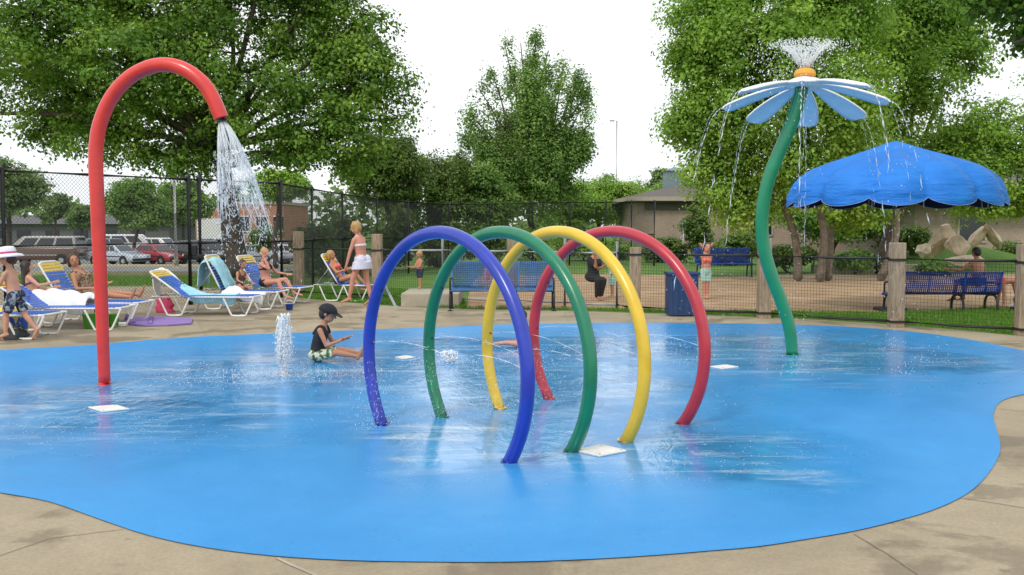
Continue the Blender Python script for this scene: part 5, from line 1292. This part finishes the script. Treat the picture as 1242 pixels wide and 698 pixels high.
# lamp posts
x = (213.5 - CX) * 55 / F; z = gz(x, 55)
root = thing('light_pole', 'white light pole with a floodlight standing in the car park', 'lamp post', (x, 55, z))
mb = MB(); mb.tube([(x, 55, z), (x, 55, 4.85)], [.14, .11], 12); mb.build('pole', 'pole_white', root, True)
mb = MB(); mb.tube([(x, 55, 4.6), (x + .35, 55, 4.62)], .035, 8); mb.build('arm', 'pole_white', root, True)
mb = MB(); mb.box((x + .52, 55, 4.28), (.45, .35, .5), (0, .5, 0), bev=.05); mb.build('lamp_head', 'pole_white', root, fix=True)
mb = MB(); mb.tube([(x, 55, z), (x, 55, z + .5)], .24, 14); mb.build('footing', 'kerb_tan', root)
x = (747 - CX) * 120 / F
root = thing('street_lamp', 'tall thin street lamp rising against the white sky', 'street lamp', (x, 120, 0))
mb = MB(); mb.tube([(x, 120, 0), (x, 120, 14.8)], [.13, .07], 10); mb.build('pole', 'galvanised', root, True)
mb = MB(); mb.tube([(x, 120, 14.75), (x - .45, 120, 14.85)], .045, 8); mb.build('arm', 'galvanised', root, True)
mb = MB(); mb.box((x - .6, 120, 14.83), (.6, .3, .16), bev=.05); mb.build('lamp_head', 'galvanised', root, fix=True)
# sandstone rocks by the far building
def boulder(label, c, dims, rot, seed):
    bm = bmesh.new(); bmesh.ops.create_icosphere(bm, subdivisions=4, radius=1); rr = random.Random(seed); cuts = []
    for _ in range(22):
        n = Vector((rr.gauss(0, 1), rr.gauss(0, 1), rr.gauss(0, 1))).normalized(); cuts.append((n, rr.uniform(.42, .8)))
    for v in bm.verts:
        p = v.co.copy()
        for n, d in cuts:
            e = p.dot(n)
            if e > d: p -= n * (e - d)
        p += p.normalized() * .05 * mnoise.noise(p * 3 + Vector((seed, 0, 0)))
        v.co = p
    R = Euler(rot).to_matrix()
    for v in bm.verts: v.co = R @ Vector((v.co.x * dims[0], v.co.y * dims[1], v.co.z * dims[2]))
    me = bpy.data.meshes.new('boulder'); bm.to_mesh(me); bm.free(); me.materials.append(M['rock_tan'])
    o = bpy.data.objects.new('boulder', me); COL.objects.link(o); o.location = c
    tag(o, label, 'boulder', 'sandstone boulders near the far building'); return o
for (u, v, du, dv, tl, lab) in [(1142, 289, 17, 26, .35, 'tall tan boulder leaning at the left of the rock pile'), (1163, 301, 20, 16, -.15, 'low broad tan boulder in the middle of the rock pile'), (1186, 287, 13, 26, .75, 'slanting tan slab of rock right of the middle of the pile'), (1206, 290, 9, 26, -.65, 'thin tan slab leaning at the right end of the rock pile'), (1122, 304, 12, 12, .2, 'small tan boulder at the left foot of the rock pile'), (1174, 316, 40, 9, .03, 'long flat tan ledge stone under the rock pile')]:
    Yb = 34; p = at(u, v, Yb + (v - 290) * -.04); k = Yb / F; boulder(lab, p, (du * k * .95, .42, dv * k * 1.1), (0.1, tl, .2), u)
# low mound the rocks stand on
mb = MB(); c = at(1170, 340, 35.5); vs = []; fs = []; n = 28
for i in range(8):
    r = 1 - i / 7
    for k in range(n): a_ = 2 * PI * k / n; vs.append((c.x + r * 4.6 * math.cos(a_), 36.2 + r * 3.6 * math.sin(a_), -.05 + .95 * sst(1 - r) + .06 * math.sin(a_ * 3 + i)))
for i in range(7):
    for k in range(n): fs.append((i * n + k, i * n + (k + 1) % n, (i + 1) * n + (k + 1) % n, (i + 1) * n + k))
fs.append(tuple(range(7 * n, 8 * n))); mb.add(vs, fs); struct(mb.build('mound', 'lawn', None, True))
p0, p1 = gp(985, 331), gp(1118, 331); root = thing('garden_edging', 'low pale concrete edging along the back of the sand area', 'edging', tuple((p0 + p1) / 2))
mb = MB(); mb.box((p0 + p1) / 2 + Vector((0, 0, .13)), ((p1 - p0).length, .3, .3), bev=.03); mb.build('edging_stone', 'slab_concrete', root, fix=True)

# ================================================================== trees
def leaves_mesh(name, mat, P, N_, A, L, Wd, tint, parent):
    """P centres, N normals, A long axes (all (n,3) arrays); one rhombic leaf face each, slightly folded"""
    n = len(P); B = np.cross(N_, A); L = L[:, None]; Wd = Wd[:, None]
    v = np.empty((n, 4, 3)); v[:, 0] = P - A * L * .5; v[:, 1] = P + B * Wd * .5 - A * L * .06 + N_ * Wd * .12; v[:, 2] = P + A * L * .5; v[:, 3] = P - B * Wd * .5 - A * L * .06 + N_ * Wd * .12
    me = bpy.data.meshes.new(name); me.vertices.add(4 * n); me.loops.add(4 * n); me.polygons.add(n)
    me.vertices.foreach_set('co', v.reshape(-1)); me.loops.foreach_set('vertex_index', np.arange(4 * n, dtype=np.int32))
    me.polygons.foreach_set('loop_start', np.arange(0, 4 * n, 4, dtype=np.int32)); me.polygons.foreach_set('loop_total', np.full(n, 4, dtype=np.int32))
    me.materials.append(M[mat]); at_ = me.attributes.new('tint', 'FLOAT', 'FACE'); at_.data.foreach_set('value', tint.astype(np.float32))
    me.update(); me.validate()
    o = bpy.data.objects.new(name, me); COL.objects.link(o)
    if parent is not None: o.parent = parent
    return o
def unit(a): return a / np.maximum(np.linalg.norm(a, axis=1, keepdims=True), 1e-9)
def lown(p, seed, f):
    r = np.random.RandomState(seed); s = np.zeros(len(p))
    for k in range(7):
        d = r.normal(size=3); d *= f * (1 + .5 * k) / np.linalg.norm(d); s += np.sin(p @ d + r.uniform(0, 6.28)) / (1 + .4 * k)
    return s / 3.2
def tree(name, label, base, lobes, nclump, per, size, mat, seed, trunk_r=.25, bark='bark', group=None, cr=.55, flat=.55, gap=-.28, droop=.35, stems=None, cat='tree', up=0.0, tdark=0.0, trunk=True, shell=2.4, ragged=1.0, volpow=.8, limbk=.3, gapf=1.5):
    """base (x,y,z); lobes: list of (centre Vector, (rx,ry,rz)) ; stems: optional list of trunk base offsets"""
    r = np.random.RandomState(seed); base = Vector(base)
    root = thing(name, label, cat, base, group)
    vol = np.array([l[1][0] * l[1][1] * l[1][2] for l in lobes]) ** volpow; vol /= vol.sum()
    C = np.array([tuple(l[0]) for l in lobes]); RR = np.array([l[1] for l in lobes])
    k = r.choice(len(lobes), size=nclump * 3, p=vol)
    d = unit(r.normal(size=(len(k), 3))); rad = r.uniform(0, 1, len(k)) ** (1 / shell)
    rad *= 1 + .16 * ragged * r.normal(size=len(k)) * (rad > .75)
    cl = C[k] + d * RR[k] * rad[:, None]
    keep = lown(cl, seed, gapf) > gap
    keep &= cl[:, 2] > base.z + .12
    cl = cl[keep][:nclump]; k = k[keep][:nclump]; n = len(cl)
    # branches
    stems = stems or [(0, 0)]
    mb = MB(); top = Vector(np.average(C, axis=0, weights=vol)); zlow = min(l[0].z - l[1][2] for l in lobes)
    nodes = []
    for si, (sx, sy) in enumerate(stems):
        b0 = base + Vector((sx, sy, -.1)); e = Vector((base.x + sx * 1.6 + (top.x - base.x) * .35, base.y + sy * 1.6 + (top.y - base.y) * .35, max(zlow + .5, base.z + (top.z - base.z) * .5)))
        pts = smooth_path([b0, b0.lerp(e, .4) + Vector((r.normal() * .12, r.normal() * .12, 0)), b0.lerp(e, .75) + Vector((r.normal() * .15, r.normal() * .15, 0)), e], 5)
        q = trunk_r / math.sqrt(len(stems)) if len(stems) > 1 else trunk_r
        mb.tube(pts, [q * (1.35 if i == 0 else 1.08 if i == 1 else 1 - .45 * i / len(pts)) for i in range(len(pts))], 10); nodes += [(p, q * .55) for p in pts[len(pts) // 2:]]
    if trunk: tk = mb.build('trunk', bark, root, True)
    lb = MB(); limbs = []
    for i, (c, rr_) in enumerate(lobes):
        s_, q = min(nodes, key=lambda a: (a[0] - c).length + abs(a[0].z - c.z) * .2)
        m_ = s_.lerp(c, .5) + Vector((r.normal() * .2, r.normal() * .2, .12 * (c - s_).length * .5)); e = c + Vector((0, 0, rr_[2] * limbk))
        pts = smooth_path([s_, m_, c, e], 4); lb.tube(pts, [max(.012, q * .5 * (1 - .85 * j / len(pts))) for j in range(len(pts))], 6); limbs.append(pts)
    for i in range(n):
        if i % 2: continue
        L = limbs[k[i]]; c = Vector(cl[i]); s_ = min(L, key=lambda p: (p - c).length)
        if (s_ - c).length < 4.5 * max(cr, .4): lb.tube([s_, s_.lerp(c, .55) + Vector((r.normal() * .06, r.normal() * .06, .08)), c], [.022, .014, .006], 4)
    if trunk: lb.build('limbs', bark, root, True)
    # leaves, in flattened sprays
    m_ = r.poisson(per, n).clip(6); idx = np.repeat(np.arange(n), m_); t = len(idx); csz = r.uniform(.65, 1.3, n)
    g = unit(r.normal(size=(t, 3))) * (r.uniform(0, 1, (t, 1)) ** .4) * np.array([1, 1, flat]) * (cr * csz[idx])[:, None] * (1 + .22 * r.normal(size=(t, 1)))
    # each spray is tilted outward and droops
    out = unit(cl - (C[k] - np.array([0, 0, .3])) + 1e-6)
    g[:, 2] -= droop * (g[:, :2] * out[idx][:, :2]).sum(1) * .6 - up * np.abs(g[:, 0])
    P = cl[idx] + g
    nr = unit(r.normal(size=(t, 3)) * .45 + np.array([0, 0, .55]) + out[idx] * .35 + unit(g * np.array([1, 1, 1 / max(flat, .3)])) * .8); a = r.normal(size=(t, 3)) + np.array([0, 0, -droop]); A = unit(a - nr * (a * nr).sum(1)[:, None])
    L = size * r.uniform(.65, 1.3, t); W = L * r.uniform(.5, .8, t)
    ti = np.clip(.45 + .24 * r.normal(size=n)[idx] + .16 * r.normal(size=t) + .3 * lown(cl, seed + 5, .55)[idx] - tdark, 0, 1)
    leaves_mesh('crown', mat, P - np.array(tuple(base)), nr, A, L, W, ti, root)
    return root
def lobe(u, v, ru, rv, Y, dy=0.0, ry=None):
    c = at(u, v, Y + dy); k = (Y + dy) / F
    return (c, (ru * k, (ry if ry is not None else max(ru, rv) * .85) * k, rv * k))
def gb(u, Y): x = (u - CX) * Y / F; return (x, Y, gz(x, Y))
# the big maple on the left
Y = 29
tree('maple_tree', 'huge dark green maple spreading over the left of the picture behind the red pole', gb(292, Y), [
 lobe(40, 30, 95, 75, Y, -2), lobe(130, -30, 110, 80, Y), lobe(180, 70, 100, 70, Y, -1.5), lobe(90, 110, 90, 60, Y, 1), lobe(280, 10, 100, 80, Y), lobe(300, 110, 85, 70, Y, -1), lobe(240, 150, 70, 45, Y, 1.5), lobe(385, 40, 70, 70, Y, 1),
 lobe(425, 95, 70, 60, Y), lobe(400, 160, 65, 45, Y, -.5), lobe(470, 100, 32, 32, Y), lobe(440, 30, 38, 48, Y), lobe(345, 185, 60, 30, Y), lobe(140, 165, 70, 35, Y), lobe(215, 190, 60, 28, Y), lobe(55, 160, 45, 25, Y, 1), lobe(-40, 60, 70, 80, Y), lobe(-60, 140, 50, 30, Y), lobe(400, -30, 60, 50, Y),
 lobe(200, -120, 140, 70, Y), lobe(330, -90, 100, 70, Y), lobe(70, -90, 90, 60, Y), lobe(475, 145, 26, 22, Y), lobe(430, 190, 40, 24, Y)],
 2100, 92, .125, 'leaf_maple', 3, .36, cr=.62, gap=-.45, shell=2.3, flat=.55, gapf=1.7)
# ash in the middle
Y = 46
plumes = []
for (tu, tv, bu, bv, w) in [(614, 62, 638, 150, 11), (632, 58, 642, 140, 10), (650, 50, 648, 150, 11), (664, 66, 655, 150, 11), (598, 92, 630, 180, 13), (682, 84, 662, 175, 12), (584, 112, 620, 190, 13), (700, 96, 668, 185, 12), (710, 118, 676, 200, 13), (570, 140, 612, 205, 13), (716, 150, 684, 215, 12), (566, 170, 606, 220, 14), (712, 180, 690, 228, 13), (640, 110, 645, 215, 20), (660, 130, 660, 225, 22), (625, 150, 635, 225, 20), (590, 195, 630, 235, 18), (690, 200, 665, 235, 16)]:
    rr = random.Random(tu); dy = rr.uniform(-1.6, 1.6)
    for k in range(5):
        t = k / 4; plumes.append(lobe(bu + (tu - bu) * t, bv + (tv - bv) * t, w * (1.35 - .7 * t), w * 1.6 * (1.15 - .4 * t), Y, dy))
tree('ash_tree', 'vase shaped ash tree standing alone against the sky in the middle', gb(643, Y), plumes,
 1250, 56, .13, 'leaf_ash', 8, .2, cr=.40, flat=1.4, droop=-.4, gap=-.2, shell=2.6, ragged=.6, volpow=.4, limbk=.0, gapf=2.4)
# large lime green tree on the right, many stems
Y = 27
tree('birch_tree', 'large bright green tree with several pale stems behind the flower fountain', gb(985, Y), [
 lobe(850, 40, 42, 48, Y), lobe(880, -10, 60, 60, Y), lobe(930, 50, 75, 60, Y, -1.5), lobe(870, 105, 55, 48, Y), lobe(850, 150, 42, 36, Y), lobe(920, 140, 70, 52, Y, -1), lobe(1000, 30, 70, 60, Y), lobe(1010, 120, 75, 55, Y, -1.5), lobe(960, 190, 65, 40, Y, -1), lobe(870, 200, 48, 40, Y),
 lobe(1030, 190, 55, 36, Y), lobe(905, 245, 50, 32, Y), lobe(980, 240, 40, 25, Y, -1), lobe(1040, 250, 44, 26, Y), lobe(1000, -60, 120, 60, Y), lobe(826, 70, 18, 22, Y), lobe(822, 160, 14, 14, Y)],
 1900, 84, .11, 'leaf_lime', 13, .25, 'bark_pale', cr=.56, flat=.6, gapf=1.9, gap=-.27, shell=2.2, stems=[(-.35, .1), (.15, -.2), (.55, .3), (2.0, .2)])
Y = 31
tree('locust_tree', 'airy bright green tree at the right behind the blue umbrella', gb(1068, Y), [
 lobe(1080, 40, 65, 60, Y), lobe(1120, 0, 70, 50, Y), lobe(1110, 100, 62, 48, Y, -1), lobe(1160, 60, 45, 42, Y), lobe(1080, 150, 50, 40, Y), lobe(1160, 150, 45, 32, Y), lobe(1210, 150, 50, 36, Y), lobe(1235, 205, 55, 42, Y), lobe(1180, 215, 45, 38, Y), lobe(1250, 250, 50, 30, Y), lobe(1200, 255, 36, 18, Y), lobe(1270, 130, 50, 50, Y), lobe(1140, 190, 50, 34, Y), lobe(1090, 225, 40, 40, Y)],
 1150, 76, .115, 'leaf_lime', 21, .26, 'bark', cr=.56, flat=.6, gapf=1.6, gap=-.12, shell=2.2)
Y = 15
tree('maple_tree', 'dark leafy branch of a near tree reaching in at the top right corner', gb(1390, Y), [lobe(1225, 10, 46, 46, Y), lobe(1280, 30, 60, 50, Y), lobe(1190, -25, 40, 36, Y), lobe(1350, 0, 90, 80, Y), lobe(1290, -60, 90, 60, Y), lobe(1232, 52, 26, 22, Y)],
 420, 44, .11, 'leaf_maple', 31, .24, cr=.36, gap=-.3)
# middle distance trees and shrubs
def blob_lobes(u, v, w, h, Y, n, seed):
    rr = random.Random(seed); L = [lobe(u, v, w * .62, h * .62, Y)]
    for _ in range(n):
        a = rr.uniform(0, 2 * PI); L.append(lobe(u + math.cos(a) * w * .58, v - math.sin(a) * h * .5, w * rr.uniform(.28, .45), h * rr.uniform(.28, .46), Y, rr.uniform(-1, 1) * w * Y / F * .5))
    return L
TREES = [
 ('tree', 'rounded dark green tree just right of the huge maple', 462, 212, 62, 62, 40, 'leaf_shrub', 520, .16), ('tree', 'dark bushy tree between the maple and the ash', 530, 224, 60, 56, 42, 'leaf_shrub', 520, .16),
 ('tree', 'small olive green tree left of the ash trunk', 585, 240, 44, 46, 43, 'leaf_ash', 380, .16),
 ('tree', 'light green bushy tree left of the street lamp', 728, 238, 52, 40, 58, 'leaf_lime', 460, .18), ('tree', 'light green rounded tree right of the ash', 694, 254, 44, 30, 56, 'leaf_lime', 320, .18),
 ('tree', 'far pale green tree above the house roof', 800, 222, 26, 20, 85, 'leaf_far', 200, .3), ('tree', 'far tree behind the brick house near the cupola', 822, 240, 40, 34, 70, 'leaf_ash', 260, .26),
 ('tree', 'leafy mid green tree at the left edge behind the fence', 12, 228, 50, 50, 48, 'leaf_far', 480, .18), ('tree', 'small far tree in the bright gap left of the red pole', 68, 256, 22, 22, 95, 'leaf_far', 160, .32),
 ('tree', 'low far tree just left of the red pole', 98, 264, 18, 18, 98, 'leaf_far', 140, .32), ('tree', 'light green tree in the car park right of the red pole', 168, 248, 46, 36, 75, 'leaf_ash', 360, .28), ('tree', 'yellow green tree beside the white light pole', 225, 250, 36, 34, 78, 'leaf_ash', 300, .28),
 ('tree', 'bright green tree at the fence corner behind the falling water', 335, 222, 44, 26, 52, 'leaf_lime', 260, .2), ('tree', 'far dark tree left of the orange brick building', 288, 250, 30, 34, 118, 'leaf_far', 240, .36),
 ('tree', 'tree at the right edge beyond the dark brown building', 1245, 230, 46, 60, 55, 'leaf_shrub', 360, .22), ('tree', 'leafy tree behind the pale stems beside the umbrella', 1010, 255, 80, 44, 44, 'leaf_ash', 480, .18),
 ('tree', 'mid green tree behind the umbrella pole', 1085, 255, 50, 60, 45, 'leaf_ash', 380, .18)]
for i, (nm, lab, u, v, w, h, Y, mt, n, sz) in enumerate(TREES):
    tree(nm, lab, gb(u, Y), blob_lobes(u, v, w, h, Y, 9, i + 40), int(n * 1.2), 48, sz * .8, mt, 100 + i, .17, cr=max(.45, w * Y / F * .22), gap=-.4)
SHRUBS = [
 ('tall brownish shrub at the brick house behind the flower water', 848, 275, 20, 42, 40, 'leaf_shrub'),
 ('dark shrub behind the fence right of the corner post', 380, 305, 26, 42, 31, 'leaf_shrub'), ('dark tall shrub behind the standing woman', 425, 295, 30, 48, 34, 'leaf_shrub'), ('dark shrub behind the blue ring', 478, 292, 34, 46, 38, 'leaf_shrub'), ('dense shrub behind the green ring top', 535, 292, 36, 42, 41, 'leaf_shrub'),
 ('dense green shrub between the green and yellow ring tops', 592, 294, 36, 34, 42, 'leaf_ash'), ('green hedge shrub behind the yellow ring top', 650, 297, 36, 20, 42, 'leaf_lime'), ('bright green hedge shrub behind the red ring top', 708, 297, 36, 17, 43, 'leaf_lime'), ('low bright hedge shrub left of the brick house', 750, 303, 26, 13, 44, 'leaf_lime'),
 ('bushy shrub against the brick house wall', 812, 302, 34, 22, 41, 'leaf_shrub'), ('dark shrub left of the pale stems', 892, 300, 36, 26, 38, 'leaf_shrub'), ('low shrub at the foot of the pale stems', 960, 312, 32, 14, 32, 'leaf_shrub'), ('low green shrub at the back edge of the sand', 1035, 316, 24, 12, 31, 'leaf_ash'),
 ('teal green shrub left of the rock pile', 1108, 292, 20, 18, 35.5, 'leaf_shrub'), ('small round shrub behind the blue bench', 1132, 328, 13, 9, 30.5, 'leaf_ash'), ('dark shrub right of the rock pile', 1232, 312, 24, 22, 36, 'leaf_shrub'), ('far shrub left of the fence corner post', 322, 288, 24, 20, 60, 'leaf_shrub')]
for i, (lab, u, v, w, h, Y, mt) in enumerate(SHRUBS):
    tree('shrub', lab, gb(u, Y), blob_lobes(u, v, w, h, Y, 7, i + 90), 190, 34, .13, mt, 200 + i, .05, cr=max(.3, w * Y / F * .24), gap=-.5, cat='shrub')
# far woods closing the horizon
rr = np.random.RandomState(77); P = []
for x in np.arange(-230, 330, 5.0):
    Yw = 165 + rr.uniform(-12, 12); h = rr.uniform(6, 11) - (2.5 if 0 < x < 22 else 0)
    n = 240; d = unit(rr.normal(size=(n, 3))); c = np.array([x, Yw, h * .5 - 1.0]); P.append(c + d * np.array([4.5, 4, h * .55]) * rr.uniform(.5, 1.08, (n, 1)) + rr.normal(size=(n, 3)) * .3)
P = np.concatenate(P); P = P[P[:, 2] > -1.2]; n = len(P); nr = unit(rr.normal(size=(n, 3)) + np.array([0, -.4, .7])); a = rr.normal(size=(n, 3)); A = unit(a - nr * (a * nr).sum(1)[:, None])
o = leaves_mesh('woods', 'leaf_far', P, nr, A, rr.uniform(.8, 1.7, n), rr.uniform(.7, 1.3, n), np.clip(.35 + .25 * rr.normal(size=n), 0, 1), None); o['kind'] = 'stuff'; tag(o, 'far off line of woods along the horizon', 'woods')
# grass blades on the near strips of lawn
rr = np.random.RandomState(5)
def tri_area(poly, n):
    xs = [p.x for p in poly]; ys = [p.y for p in poly]; out = []
    while len(out) < n:
        x = rr.uniform(min(xs), max(xs)); y = rr.uniform(min(ys), max(ys)); c = False; j = len(poly) - 1
        for i in range(len(poly)):
            if (poly[i].y > y) != (poly[j].y > y) and x < (poly[j].x - poly[i].x) * (y - poly[i].y) / (poly[j].y - poly[i].y) + poly[i].x: c = not c
            j = i
        if c: out.append((x, y, 0))
    return out
G1 = [gp(u, v) for u, v in [(880, 378.5), (960, 379.5), (1070, 381), (1130, 379), (1200, 375), (1300, 377), (1420, 381), (1420, 430), (1330, 419), (1235, 407), (1140, 398), (1060, 392), (980, 387), (900, 383.8)]]
G2 = [gp(u, v) for u, v in [(355, 360), (400, 365), (480, 371), (560, 374.5), (700, 377), (800, 380), (890, 383.5), (880, 380), (830, 378.5), (760, 376.4), (640, 375), (566, 374), (560, 360), (480, 352), (400, 348)]]
G3 = [gp(u, v) for u, v in [(-100, 346), (0, 347), (200, 347), (300, 351), (350, 359), (400, 346), (340, 336), (200, 333.5), (-100, 333.5)]]
pts = np.array(tri_area(G1, 26000) + tri_area(G2, 20000) + tri_area(G3, 16000)); pts[:, 2] = [gz(x, y) for x, y, _ in pts]; n = len(pts)
lean = rr.normal(size=(n, 3)) * .4; A = unit(lean + np.array([0, 0, 1])); b = rr.normal(size=(n, 3)); nr = unit(b - A * (b * A).sum(1)[:, None]); Lh = rr.uniform(.05, .10, n)
o = leaves_mesh('grass', 'grass_blade', pts + A * Lh[:, None] * .5, nr, A, Lh, np.full(n, .013), np.clip(.5 + .22 * rr.normal(size=n), 0, 1), None); o['kind'] = 'stuff'; tag(o, 'short mown grass on the strips around the pool deck and sand', 'grass')

# ================================================================== light
w = bpy.data.worlds.new('World'); S.world = w; w.use_nodes = True; nt = w.node_tree
bg = nt.nodes['Background']; sky = nt.nodes.new('ShaderNodeTexSky'); sky.sky_type = 'NISHITA'; sky.sun_disc = False
SUN_EL, SUN_AZ = math.radians(46), math.radians(-148)      # azimuth from +Y towards +X
sky.sun_elevation = SUN_EL; sky.sun_rotation = SUN_AZ; sky.air_density = 1.0; sky.dust_density = 4.0
# bright overcast: the clear sky is veiled by an even white cloud sheet with soft mottling
tc = nt.nodes.new('ShaderNodeTexCoord'); mp = nt.nodes.new('ShaderNodeMapping'); mp.inputs['Scale'].default_value = (1, 1, 2.2); nt.links.new(tc.outputs['Generated'], mp.inputs[0])
nz = noi(nt, 1.8, 5, .6, mp.outputs[0], .4)
cloud = ramp(nt, nz, [(.3, (10.2, 10.9, 11.6)), (.7, (13.0, 13.2, 13.3))])
mx = nt.nodes.new('ShaderNodeMix'); mx.data_type = 'RGBA'; mx.clamp_result = False; mx.inputs[0].default_value = .9
nt.links.new(sky.outputs[0], mx.inputs[6]); nt.links.new(cloud, mx.inputs[7]); nt.links.new(mx.outputs[2], bg.inputs[0]); bg.inputs[1].default_value = .1
sun = bpy.data.lights.new('sun', 'SUN'); sun.energy = 1.5; sun.angle = math.radians(11); sun.color = (1, .95, .87)
so = bpy.data.objects.new('sun', sun); COL.objects.link(so)
dv = Vector((math.sin(SUN_AZ) * math.cos(SUN_EL), math.cos(SUN_AZ) * math.cos(SUN_EL), math.sin(SUN_EL)))
so.rotation_euler = (-dv).to_track_quat('-Z', 'Y').to_euler()
S.view_settings.view_transform = 'Standard'; S.view_settings.look = 'None'; S.view_settings.exposure = 0.08; S.view_settings.gamma = 1.0
S.cycles.max_bounces = 8; S.cycles.transparent_max_bounces = 24; S.cycles.use_denoising = True
S.cycles.caustics_reflective = False; S.cycles.caustics_refractive = False
